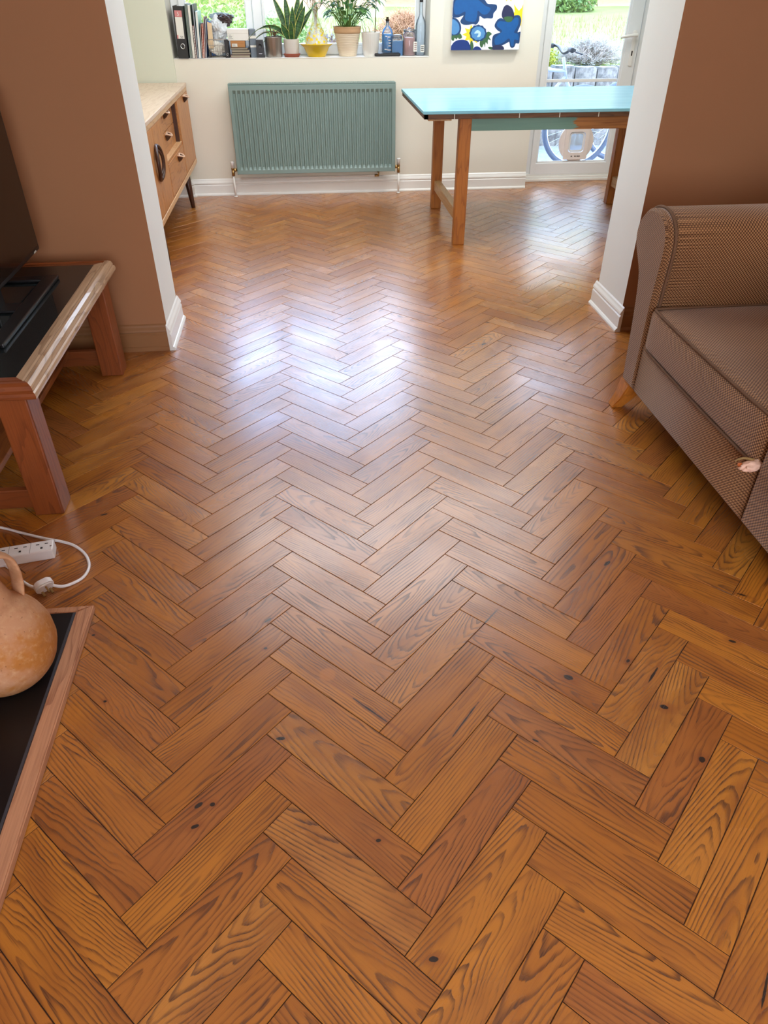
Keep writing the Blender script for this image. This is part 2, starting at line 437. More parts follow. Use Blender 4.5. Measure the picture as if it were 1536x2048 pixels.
M['label_pink'] = plain('faded_pink_print', srgb(205, 130, 130), .7, .08)
M['ink'] = plain('grey_ink', srgb(90, 90, 92), .7, .05)
M['clear'] = glass_pane('clear_glass', (.90, .96, 1.0), .02, .10, (.85, .93, 1))
M['plastic_film'] = glass_pane('clear_plastic_film', (.8, .88, .92), .15, .38, (.86, .92, .95))
M['gravel'] = plain('grey_gravel', srgb(128, 134, 146), .9, .35, 26, .5, 30)
M['grass'] = plain('lawn_grass', srgb(104, 116, 56), .9, .30, 5, .6, 30)
M['fence'] = wood('pale_fence_timber', srgb(138, 116, 88), srgb(112, 90, 66), 0, .8, 20, grain=.4)
M['patio_brown'] = plain('shade_block_brown', srgb(150, 100, 80), .9, .2, 10)
def snake_leaf():
    m, p, _ = new_mat('snake_plant_leaf'); nt = m.node_tree
    uvn = nt.nodes.new('ShaderNodeUVMap'); s = nt.nodes.new('ShaderNodeSeparateXYZ'); nt.links.new(uvn.outputs[0], s.inputs[0])
    a, b = E(s.outputs[0]), E(s.outputs[1]); e = (a - .5).abs()
    v, x, y, z = coords()
    band = tnoise(vec(a * .6, b * 22), 1.0, 2).ss(.4, .65)
    col = mixc(band, srgb(28, 66, 34), srgb(60, 104, 52))
    col = mixc(e.ss(.36, .42), col, srgb(214, 212, 120))
    pset(p, color=col, rough=.35); return m
M['snake'] = snake_leaf()
def jug_mat():
    m, p, _ = new_mat('weathered_terracotta'); v, x, y, z = coords()
    big = (tnoise(v, 11, 4, .6) + z * 1.3).ss(.55, .80); fine = tnoise(v, 70, 4, .65); pit = tnoise(v, 130, 2).ss(.68, .76)  # paler upwards: highlight near the top is put into the colour
    col = mixc(big, srgb(172, 108, 40), srgb(186, 136, 98))
    col = mixc(fine.ss(.45, .8) * .4, col, srgb(214, 176, 128))
    col = mixc(tnoise(v, 26, 3).ss(.55, .75) * .5, col, srgb(140, 88, 46))
    col = mixc(z.ss(.10, .02) * .35, col, srgb(120, 84, 46))
    col = mixc(pit * .5, col, srgb(90, 52, 30))
    pset(p, color=col, rough=.85, normal=bump(fine - pit * .8, .35, .002)); return m
M['jug'] = jug_mat()
def speckle_glass():
    m, p, _ = new_mat('mottled_yellow_glass'); v, x, y, z = coords()
    a = tnoise(v, 55, 2)
    col = mixc(a.ss(.50, .58), srgb(235, 238, 235), srgb(235, 205, 30))
    pset(p, color=col, rough=.12, alpha=(z.ss(.150, .06) * .45 + .25) + a.ss(.50, .58) * z.ss(.20, .12) * .4, coat=.4); return m
M['speckle'] = speckle_glass()
def blockwall_mat():
    m, p, _ = new_mat('weathered_concrete_log'); v, x, y, z = coords()
    n = tnoise(v, 16, 5, .7); col = mixc(n.ss(.35, .65), srgb(92, 92, 90), srgb(142, 140, 134))
    st = tnoise(vec(x * 40, y * 40, z * 3), 1.0, 3).ss(.5, .75); col = mixc(st * .6, col, srgb(66, 64, 60))
    pset(p, color=col, rough=.9, normal=bump(n, .6, .01)); return m
M['concrete'] = blockwall_mat()

# ================================================================== STRUCTURE
# ---- herringbone floor: every board is laid, 81 x 354 mm
def px_floor(u, v):                                   # floor point of a measured mark (only used to place knots in the timber)
    f = 1428.0; c, s = math.cos(PITCH), math.sin(PITCH); cy_, sy = math.cos(YAW), math.sin(YAW)
    a, b = (u - 768) / f, (1024 - v) / f
    fx, fy, fz = sy * c, cy_ * c, -s; ux, uy, uz = sy * s, cy_ * s, c
    d = (fx + a * cy_ + b * ux, fy - a * sy + b * uy, fz + b * uz); t = -CAM_H / d[2]
    return (d[0] * t, d[1] * t)
_k = [(397, 1611, .7, 10, 5), (425, 1609, 0, 6, 5), (390, 1653, .3, 9, 5), (757, 1681, 0, 6, 4), (560, 1477, 0, 12, 5), (535, 1241, .7, 13, 4),
      (531, 1297, 0, 5, 4), (1137, 1355, -.5, 13, 8), (1215, 1126, .6, 16, 6), (1328, 1414, -.4, 12, 7), (1404, 1519, 0, 9, 8), (1256, 1322, .8, 7, 4),
      (1306, 1350, .8, 34, 3), (868, 1918, 0, 9, 5), (1071, 1481, -.6, 9, 3), (208, 1029, .3, 13, 4), (187, 1270, 0, 5, 4), (210, 1403, 0, 5, 4),
      (700, 637, 0, 14, 6), (968, 688, .6, 16, 7), (975, 645, 0, 10, 5), (473, 801, 0, 10, 5), (1465, 1283, -.5, 10, 5), (1485, 1190, -.6, 14, 3),
      (980, 1235, .8, 40, 2.2), (740, 1420, -.8, 60, 2.4), (930, 1440, .85, 70, 2.0), (1530, 1980, .9, 40, 2.5)]
KNOTS = [(*px_floor(a, b), c, r1 * .001, r2 * .001) for a, b, c, r1, r2 in _k]
FILLER = px_floor(655, 1349)
def build_floor():
    Wd, Ln, P = .0810, .3540, .0810 * math.sqrt(2); q = 1 / math.sqrt(2); gap = .0006; bev = .0009
    bm = bmesh.new(); uvl = bm.loops.layers.uv.new('UVMap'); cl_ = bm.loops.layers.float_color.new('rnd')
    rng = random.Random(11)
    def board(ox, oy, dx, dy, wx, wy):               # corner, long direction, width direction
        rc = (rng.random(), rng.random(), rng.random(), rng.random()); flip = rng.random() < .5
        tl, tw = rng.uniform(-.00025, .00025), rng.uniform(-.00025, .00025)
        def V(l, w, z): return bm.verts.new((ox + dx * l + wx * w, oy + dy * l + wy * w, z))
        def F(vs, lw):
            f = bm.faces.new(vs)
            for lo, (l, w) in zip(f.loops, lw):
                lo[uvl].uv = ((Ln - l) if flip else l, w - Wd / 2); lo[cl_] = rc
        g, b = gap, gap + bev
        ti = [(b, b), (Ln - b, b), (Ln - b, Wd - b), (b, Wd - b)]; to = [(g, g), (Ln - g, g), (Ln - g, Wd - g), (g, Wd - g)]
        I = [V(l, w, tl * (l / Ln - .5) * 2 + tw * (w / Wd - .5) * 2) for l, w in ti]; O = [V(l, w, -.0016) for l, w in to]
        F(I, ti)
        for i in range(4):
            j = (i + 1) % 4; F([O[i], O[j], I[j], I[i]], [to[i], to[j], ti[j], ti[i]])
    x0, y0 = -.412, .520                              # leftmost corner of one '/' board
    for c in range(-7, 11):
        for k in range(-40, 78):
            bx, by = x0 + c * 2 * Ln * q, y0 + k * P
            # '/' board: leftmost corner (bx,by); long (1,1), width (1,-1)
            if -2.2 < bx + .13 < 3.8 and -2.5 < by < 6.7: board(bx, by, q, q, q, -q)
            ax, ay = bx + Ln * q, by + Ln * q         # '\' board starts on the end of the '/' board
            if -2.2 < ax + .13 < 3.8 and -2.4 < ay < 6.9: board(ax, ay, q, -q, q, q)
    for co, no in (((0, 6.30, 0), (0, 1, 0)), ((0, -2.2, 0), (0, -1, 0)), ((-1.8, 0, 0), (-1, 0, 0)), ((3.3, 0, 0), (1, 0, 0))):
        bmesh.ops.bisect_plane(bm, geom=bm.verts[:] + bm.edges[:] + bm.faces[:], plane_co=co, plane_no=no, clear_outer=True)
    bmesh.ops.recalc_face_normals(bm, faces=bm.faces)
    for f in bm.faces:
        if f.normal.z < 0: f.normal_flip()
        f.material_index = 0
    lo, hi = (-1.85, -2.25, -.06), (3.35, 6.32, -.0014)
    vs = [bm.verts.new((x, y, z)) for z in (lo[2], hi[2]) for x, y in ((lo[0], lo[1]), (hi[0], lo[1]), (hi[0], hi[1]), (lo[0], hi[1]))]
    for idx in ((4, 5, 6, 7), (3, 2, 1, 0), (0, 1, 5, 4), (1, 2, 6, 5), (2, 3, 7, 6), (3, 0, 4, 7)):
        f = bm.faces.new([vs[i] for i in idx]); f.material_index = 1
    me = bpy.data.meshes.new('floor'); bm.to_mesh(me); bm.free()
    o = bpy.data.objects.new('floor', me); COL.objects.link(o)
    me.materials.append(floor_material()); me.materials.append(plain('dark_joint', srgb(44, 22, 10), .9))
    return struct(o, 'honey brown herringbone wood floor')
build_floor()

XL, XR, YB, YF = -1.80, 3.30, 6.0, -2.2
def walls():
    b = MB(); b.box((XL, YF - .2, 2.42), (XR, YB + .32, 2.6)); struct(b.build('ceiling', M['ceiling']))
    b = MB(); b.box((XL - .3, YF - .4, 2.6), (XR + .3, YB + .45, 3.15)); struct(b.build('roof_shade_block', M['patio_brown']))  # upper block is unseen, added to cast shade over the garden by the house
    b = MB()
    b.box((-1.27, YB, -.05), (-.862, YB + .3, 2.45)); b.box((-.862, YB, -.05), (.937, YB + .3, .893)); b.box((-.862, YB, 2.25), (.937, YB + .3, 2.45))
    b.box((.937, YB, -.05), (1.742, YB + .3, 2.45)); b.box((1.742, YB, 2.08), (2.70, YB + .3, 2.45)); b.box((2.70, YB, -.05), (XR + .15, YB + .3, 2.45))
    struct(b.build('wall_back', M['cream_wall']), 'cream garden wall with window and door openings')
    b = MB(); b.box((-1.268, YB - .03, -.05), (-.862, YB - .0005, 2.42)); struct(b.build('wall_alcove', M['green_wall']), 'pale green strip of wall left of the window')
    b = MB(); b.box((-1.42, 3.46, -.05), (-1.27, YB + .3, 2.45)); struct(b.build('wall_left', M['green_wall']))
    b = MB(); b.box((XR, 3.13, -.05), (XR + .15, YB + .3, 2.45)); struct(b.build('wall_right', M['cream_wall']))
    # the brown living room: piers either side of the wide opening, beam over it
    for nm, x0, x1, xf in (('wall_pier_left', XL - .1, -.655, -.655), ('wall_pier_right', 1.445, XR + .15, 1.445)):
        b = MB(); b.box((x0, 3.13, -.05), (x1, 3.46, 2.45))
        o = b.build(nm, [M['white_wall'], M['brown_wall'], M['cream_wall']]); struct(o, 'brown wall ending in a white painted reveal')
        for p in o.data.polygons:
            if p.normal.y < -.5: p.material_index = 1
            elif p.normal.y > .5: p.material_index = 2
    b = MB(); b.box((-.655, 3.13, 2.12), (1.445, 3.46, 2.45)); struct(b.build('wall_beam', M['white_wall']))
    b = MB(); b.box((XL - .12, YF, -.05), (XL, 3.13, 2.45)); struct(b.build('wall_living_left', M['brown_wall']))
    b = MB(); b.box((2.25, YF, -.05), (2.4, 3.13, 2.45)); struct(b.build('wall_living_right', M['brown_wall']))
    b = MB(); b.box((XL, -.1, -.05), (-1.28, 1.6, 2.42)); struct(b.build('wall_chimney', M['brown_wall']))
    b = MB()
    b.box((XL, YF - .2, -.05), (-.8, YF, 2.45)); b.box((1.5, YF - .2, -.05), (2.4, YF, 2.45)); b.box((-.8, YF - .2, -.05), (1.5, YF, .8)); b.box((-.8, YF - .2, 2.2), (1.5, YF, 2.45))
    struct(b.build('wall_front', M['brown_wall']))
walls()

# skirting boards: stepped torus section, (distance from wall, height)
SKP = [(0, 0), (.026, 0), (.026, .008), (.020, .016), (.016, .018), (.016, .072), (.011, .078), (.011, .082), (.016, .086), (.014, .094), (.008, .104), (.005, .112), (0, .118)]
def skirting(name, path, mat, label=None):
    b = MB(); b.sweep([(o, z) for o, z in SKP], path); return struct(b.build(name, mat), label)
skirting('baseboard_back', [(-1.27, 5.97), (-.862, 5.97), (-.8615, 5.9995), (1.742, 6.0)][::1], M['gloss_white'], 'white moulded skirting under the radiator')
skirting('baseboard_right', [(2.70, 6.0), (3.3, 6.0), (3.3, 3.46)], M['gloss_white'])
# reveals: white; the faces towards the living room: brown
skirting('baseboard_pier_left', [(-.655, 3.1045), (-.655, 3.4855)][::-1][::-1], M['gloss_white'], 'white skirting on the left reveal')
skirting('baseboard_pier_right', [(1.445, 3.4855), (1.445, 3.1045)], M['gloss_white'], 'white skirting on the right reveal')
skirting('baseboard_living_left', [(-1.8, 3.13), (-.6555, 3.13)], M['brown_gloss'], 'brown painted skirting behind the television stand')
skirting('baseboard_living_right', [(1.4455, 3.13), (2.25, 3.13)], M['brown_gloss'], 'brown painted skirting behind the sofa')
skirting('baseboard_dining_left', [(-1.27, 3.46), (-1.27, 5.97)], M['gloss_white'])

# ---- garden window
def window():
    y0, y1 = 6.20, 6.27; x0, x1, z0, z1 = -.860, .935, .897, 2.248
    b = MB()
    def frame(X0, X1, Z0, Z1, w, ya, yb, mb, bev=.006):
        mb.box((X0, ya, Z0), (X0 + w, yb, Z1), bev); mb.box((X1 - w, ya, Z0), (X1, yb, Z1), bev)
        mb.box((X0 + w - .004, ya, Z0), (X1 - w + .004, yb, Z0 + w), bev); mb.box((X0 + w - .004, ya, Z1 - w), (X1 - w + .004, yb, Z1), bev)
    frame(x0, x1, z0, z1, .055, y0, y1, b); b.box((-.30, y0, z0 + .05), (-.235, y1, z1 - .05), .006)
    fr = struct(b.build('window_1', M['upvc']), 'white framed garden window above the radiator')
    b = MB(); frame(-.806, -.302, z0 + .052, z1 - .052, .048, y0 - .012, y0 + .05, b); b.build('sash', M['upvc'], fr)
    b = MB(); frame(-.233, .881, z0 + .052, z1 - .052, .018, y0 + .0, y0 + .05, b); b.build('sash', M['upvc'], fr)
    b = MB(); b.box((-.76, y0 + .02, z0 + .098), (-.348, y0 + .026, z1 - .098)); b.build('pane', M['glass'], fr)
    b = MB(); b.box((-.218, y0 + .02, z0 + .068), (.866, y0 + .026, z1 - .068)); b.build('pane', M['glass'], fr)
    b = MB(); b.box((.872, y0 - .012, 1.30), (.892, y0 - .001, 1.36), .003); b.box((.876, y0 - .03, 1.24), (.888, y0 - .012, 1.355), .004); b.build('window_handle', M['upvc'], fr)
    b = MB(); b.box((-.861, 5.998, .893), (.936, 6.215, .897), .001)
    struct(b.build('window_sill', M['gloss_white']), 'white window sill')
window()

# ---- glazed garden door
def door():
    y = 6.235
    b = MB()
    b.box((1.742, y, .0), (1.872, y + .07, 2.08), .004); b.box((2.575, y, .0), (2.70, y + .07, 2.08), .004); b.box((1.87, y, 2.0), (2.577, y + .07, 2.08), .004)
    b.box((1.87, y, .0), (2.577, y + .07, .045), .004)
    d = struct(b.build('door_1', M['upvc']), 'white framed glazed garden door with a cat flap')
    b = MB(); X0, X1, Z0, Z1 = 1.838, 2.568, .048, 1.998; yb = y - .018
    b.box((X0, yb, Z0), (X0 + .045, yb + .055, Z1), .005); b.box((X1 - .098, yb, Z0), (X1, yb + .055, Z1), .005)
    b.box((X0 + .04, yb, Z0), (X1 - .09, yb + .055, Z0 + .088), .005); b.box((X0 + .04, yb, Z1 - .09), (X1 - .09, yb + .055, Z1), .005)
    leaf = b.build('door_leaf', M['upvc'], d)
    b = MB()                                            # glazing bead: sloping inner edge
    gx0, gx1, gz0, gz1 = X0 + .044, X1 - .096, Z0 + .086, Z1 - .088
    for (a, c) in (((gx0, gz0), (gx0 + .014, gz1)), ((gx1 - .014, gz0), (gx1, gz1)), ((gx0, gz0), (gx1, gz0 + .014)), ((gx0, gz1 - .014), (gx1, gz1))):
        b.box((a[0], yb + .006, a[1]), (c[0], yb + .026, c[1]), .004)
    b.build('glazing_bead', M['upvc'], leaf)
    b = MB(); b.box((gx0 + .010, yb + .0285, .700), (gx1 - .010, yb + .040, .722), .003); b.build('glazing_bar', M['upvc'], leaf)
    b = MB(); b.box((gx0, yb + .03, gz0), (gx1, yb + .036, gz1)); b.build('pane', M['glass'], leaf)
    b = MB()                                            # long slim backplate with keyhole
    b.prism(rounded_rect(2.512, .805, 2.541, 1.035, .013), 1, yb - .008, yb + .001, bev=.002); pl = b.build('backplate', M['gloss_white'], d)
    b = MB(); b.prism(rounded_rect(2.522, .872, 2.531, .905, .004), 1, yb - .0095, yb - .004); b.build('keyhole', M['slot'], pl)
    b = MB(); b.cyl((2.527, yb + .0, 1.005), (2.527, yb - .05, 1.005), .010)
    b.tube(smooth_path([(2.533, yb - .048, 1.006), (2.49, yb - .052, 1.005), (2.44, yb - .050, .998), (2.405, yb - .046, .992)], 5), [.011] * 6 + [.010] * 5 + [.009] * 5, 12); b.build('door_handle', M['gloss_white'], d)
    # cat flap: round adaptor let into the glass, square frame, arched flap
    cx, cz = 2.200, .282
    ya = yb + .0135
    def ring(mb, o, i, y0_, y1_):                       # frame between two rounded rects
        po = [(x, z) for x, z in o]; pi = [(x, z) for x, z in i]; n = len(po)
        A = [[mb.bm.verts.new((p[0], yy, p[1])) for p in pp] for pp, yy in ((po, y0_), (pi, y0_), (pi, y1_), (po, y1_))]
        for k in range(n):
            j = (k + 1) % n
            for a in range(4): c = (a + 1) % 4; mb.bm.faces.new((A[a][k], A[a][j], A[c][j], A[c][k]))
    hole, rim_ = [], []
    for k in range(72):
        a = 2 * PI * k / 72; c_, s_ = math.cos(a), math.sin(a); r_ = (abs(c_ / .066) ** 8 + abs(s_ / .074) ** 8) ** (-1 / 8)
        hole.append((cx + r_ * c_, cz + r_ * s_)); rim_.append((cx + .142 * c_, cz + .142 * s_))
    b = MB(); ring(b, rim_, hole, ya, ya + .016); cf = b.build('cat_flap_surround', plain('pinkish_white_plastic', srgb(240, 232, 228), .35), d)
    b = MB(); ring(b, rounded_rect(cx - .098, cz - .125, cx + .098, cz + .125, .012), rounded_rect(cx - .066, cz - .072, cx + .066, cz + .078, .026), ya - .016, ya)
    b.build('flap_frame', bpy.data.materials['pinkish_white_plastic'], cf)
    b = MB(); ring(b, rounded_rect(cx - .063, cz - .069, cx + .063, cz + .075, .026), rounded_rect(cx - .050, cz - .056, cx + .050, cz + .064, .018), ya - .010, ya - .002); b.build('flap_rim', M['upvc'], cf)
    b = MB(); b.prism(rounded_rect(cx - .051, cz - .057, cx + .051, cz + .065, .018), 1, ya - .007, ya - .004); b.build('flap_pane', M['plastic_film'], cf)
    b = MB()
    for px_ in (cx - .03, cx + .0, cx + .02, cx + .034): b.box((px_ - .006, ya - .0185, cz - .102), (px_ + .006, ya - .0155, cz - .096), .001)
    b.build('flap_catch', M['slot'], cf)
    # threshold mouldings in front of the door
    b = MB()
    b.box((1.744, 6.19, 0), (2.699, 6.236, .020), .003); b.box((1.744, 6.205, .02), (2.699, 6.236, .038), .003); b.box((1.744, 6.219, .038), (2.699, 6.236, .054), .004)
    struct(b.build('trim_1', M['gloss_white']), 'stepped white threshold moulding below the garden door')
door()

# ================================================================== DINING AREA
from mathutils import geometry
def radiator():
    x0, x1, z0, z1, yf, yb = -.503, .686, .163, .752, 5.888, 5.965
    r = thing('radiator', 'sage green corrugated panel radiator on the wall below the window', 'radiator', ((x0 + x1) / 2, yf, z0))
    ox, oy, oz = r.location
    T = lambda x, y, z: (x - ox, y - oy, z - oz)
    def panel(name, y, sgn):
        n = 35; per = 8; m = .022; pitch = (x1 - x0 - 2 * m) / n; b = MB(); rows = []
        zs = [z0 + .004, z0 + .030, z0 + .036, z0 + .050, z1 - .062, z1 - .046, z1 - .040, z1 - .012]
        dep = [0, 0, .35, 1, 1, .35, 0, 0]
        xs = [x0 + .004] + [x0 + m + pitch * (k + i / per) for k in range(n) for i in range(per)] + [x1 - m, x1 - .004]
        for z, d in zip(zs, dep):
            row = []
            for x in xs:
                t = ((x - x0 - m) / pitch) % 1.0; inside = x0 + m < x < x1 - m - 1e-6
                c = max(0., min(1., (abs(t - .5) * -1 + .36) / .12)) if inside else 0
                row.append(T(x, y + sgn * .0125 * d * c, z))
            rows.append(row)
        b.strip(rows, smooth=False)
        b.strip([[T(x0 + .004, y, z0 + .004), T(x1 - .004, y, z0 + .004)], [T(x0 + .004, y + sgn * .012, z0), T(x1 - .004, y + sgn * .012, z0)]])
        b.strip([[T(x0 + .004, y, z1 - .012), T(x1 - .004, y, z1 - .012)], [T(x0 + .004, y + sgn * .010, z1 - .006), T(x1 - .004, y + sgn * .010, z1 - .006)]])
        b.box(T(x0 + .004, min(y + sgn * .013, y + sgn * .020), z0), T(x1 - .004, max(y + sgn * .013, y + sgn * .020), z1 - .007))
        return b.build(name, M['rad'], r, fix=True)
    panel('front_panel', yf, 1); panel('rear_panel', yb, -1)
    for a, c in ((x0, x0 + .006), (x1 - .006, x1)):
        b = MB(); b.box(T(a, yf + .001, z0 - .002), T(c, yb, z1), .003); b.build('side_panel', M['rad'], r)
    b = MB(); n = 92
    b.box(T(x0 + .004, yf + .004, z1 - .006), T(x1 - .004, yf + .012, z1), .001); b.box(T(x0 + .004, yb - .010, z1 - .006), T(x1 - .004, yb, z1), .001)
    b.box(T(x0 + .004, (yf + yb) / 2 - .004, z1 - .006), T(x1 - .004, (yf + yb) / 2 + .004, z1), .001)
    for i in range(n):
        x = x0 + .01 + (x1 - x0 - .02) * i / (n - 1); b.box(T(x - .0035, yf + .008, z1 - .005), T(x + .0035, yb - .004, z1 - .001))
    b.build('top_grille', M['rad'], r)
    b = MB()
    for i in range(60):
        x = x0 + .03 + (x1 - x0 - .06) * i / 59; b.box(T(x - .001, yf + .022, z0 + .04), T(x + .001, yb - .022, z1 - .02))
    b.build('convector_fins', M['rad'], r)
    for side, nm in ((-1, 'left'), (1, 'right')):
        x = (x0 - .034) if side < 0 else (x1 + .030); y = (yf + yb) / 2 - .004
        b = MB(); b.cyl(T(x, y, z0 + .030), T(x, y, z0 - .012), .010, .012); b.cyl(T(x, y, z0 + .03), T(x, y, z0 + .046), .012, .009)
        b.cyl(T(x - side * .002, y, z0 + .028), T(x - side * .034, y, z0 + .028), .009); b.cyl(T(x - side * .014, y, z0 + .028), T(x - side * .024, y, z0 + .028), .013, seg=6, smooth=False)
        v = b.build('valve', M['brass'], r); v['label'] = 'brass valve'
        b = MB(); b.lathe([(.0, 0), (.011, 0), (.013, .03), (.015, .036), (.015, .042), (0, .045)], 20, center=T(x, y, z0 + .044)); b.build('valve_cap', M['white_plastic'], v)
        b = MB(); b.cyl(T(x, y, z0 - .010), T(x, y, .002), .0075); b.lathe([(.0078, .002), (.014, .002), (.012, .008), (.0078, .010)], 20, center=T(x, y, 0), cap=False)
        p = b.build('supply_pipe', M['gloss_white'], r)
    b = MB()                                               # second pipe running along the skirting to a small stop end
    b.tube([T(x0 + .02, 5.975, .120), T(x1 - .14, 5.975, .122), T(x1 - .125, 5.972, .128), T(x1 - .125, 5.965, .145)], .006)
    b.build('skirting_pipe', M['gloss_white'], r)
    b = MB(); b.cyl(T(x1 - .150, 5.972, .122), T(x1 - .115, 5.972, .122), .0085); b.cyl(T(x1 - .122, 5.970, .120), T(x1 - .122, 5.968, .150), .008); b.build('drain_valve', M['brass'], r)
radiator()

def table():
    X0, X1, Y0, Y1 = .682, 2.50, 4.500, 5.53
    t = thing('dining_table', 'long pine dining table with a glossy turquoise painted top by the garden door', 'table', (1.6, 5.0, 0))
    T = lambda x, y, z: (x - 1.6, y - 5.0, z)
    m, p, _ = new_mat('turquoise_gloss_paint'); v, x, y, z = coords()
    br = tnoise(vec(x * 1.2, y * 26, z), 1.0, 3)
    wear = tnoise(vec(x * 2.5, y * 34, 0), 1.0, 2).ss(.66, .72)
    col = mixc(br, srgb(128, 194, 216), srgb(152, 214, 232)); col = mixc(wear * .5, col, srgb(190, 230, 238))
    pset(p, color=col, rough=br * .10 + .14, spec=.35, normal=bump(br, .10, .002)); M['turq'] = m
    b = MB(); b.box(T(X0, Y0, .733), T(X1, Y1, .750), .002); b.build('tabletop', M['turq'], t)
    b = MB(); b.box(T(X0 + .006, Y0 + .005, .708), T(X1 - .006, Y0 + .03, .7335), .002); b.box(T(X0 + .006, Y1 - .03, .708), T(X1 - .006, Y1 - .005, .7335), .002)
    b.box(T(X0 + .006, Y0 + .005, .708), T(X0 + .03, Y1 - .005, .7335), .002); b.box(T(X1 - .03, Y0 + .005, .708), T(X1 - .006, Y1 - .005, .7335), .002)
    e = b.build('edge_batten', M['dark_edge'], t)
    for jx in (.86, 1.235, 1.47, 1.70):                     # pale joint lines across the edge
        b = MB(); b.box(T(jx - .002, Y0 + .0035, .709), T(jx + .002, Y0 + .006, .733)); b.build('joint_line', M['label_white'], e)
    for xa, xb in ((X0 + .035, X0 + .17), (X1 - .17, X1 - .035)):
        b = MB(); b.box(T(xa, Y0 + .04, .695), T(xb, Y1 - .04, .7085), .002); b.build('cross_batten', M['pine_y'], t)
    # aprons: the front one half painted sage, ending in ragged brush strokes
    m, p, _ = new_mat('half_painted_apron'); v, x, y, z = coords()
    edge = (tnoise(vec(x * 4, y, z * 55), 1.0, 2) - .5) * .16 + z * .30 - .20
    pm = (x + .035 - edge * 1.0).ss(.02, .0)
    gr_ = tnoise(vec(x * 4, y * 60, z * 90), 1.0, 3).ss(.4, .75)
    pine = mixc(gr_, srgb(186, 124, 62), srgb(146, 88, 40)); paint = mixc(tnoise(vec(x * 3, y, z * 60), 1.0, 2), srgb(104, 146, 136), srgb(124, 164, 150))
    pset(p, color=mixc(pm, pine, paint), rough=.4)
    b = MB(); b.box(T(.970, 4.545, .640), T(2.215, 4.570, .708), .002); b.build('apron', m, t)['label'] = 'apron painted sage on its left part, bare pine on the right'
    b = MB(); b.box(T(.970, 5.46, .640), T(2.215, 5.485, .708), .002); b.build('apron', M['pine_x'], t)
    for xa in (.985, 2.175):
        b = MB(); b.box(T(xa, 4.575, .640), T(xa + .022, 5.46, .708), .002); b.build('side_apron', M['pine_y'], t)
    for (lx, ly) in ((.900, 4.540), (.900, 5.430), (2.215, 4.540), (2.215, 5.430)):
        b = MB(); b.box(T(lx, ly, 0), T(lx + .070, ly + .062, .7085), .004); b.build('leg', M['pine'], t)
    for lx in (.915, 2.225):
        b = MB(); b.box(T(lx, 4.60, .125), T(lx + .045, 5.432, .190), .003); b.build('stretcher', M['pine_y'], t)['label'] = 'pale stretcher'  # glare on the stretcher's top is put into the paler pine colour
table()

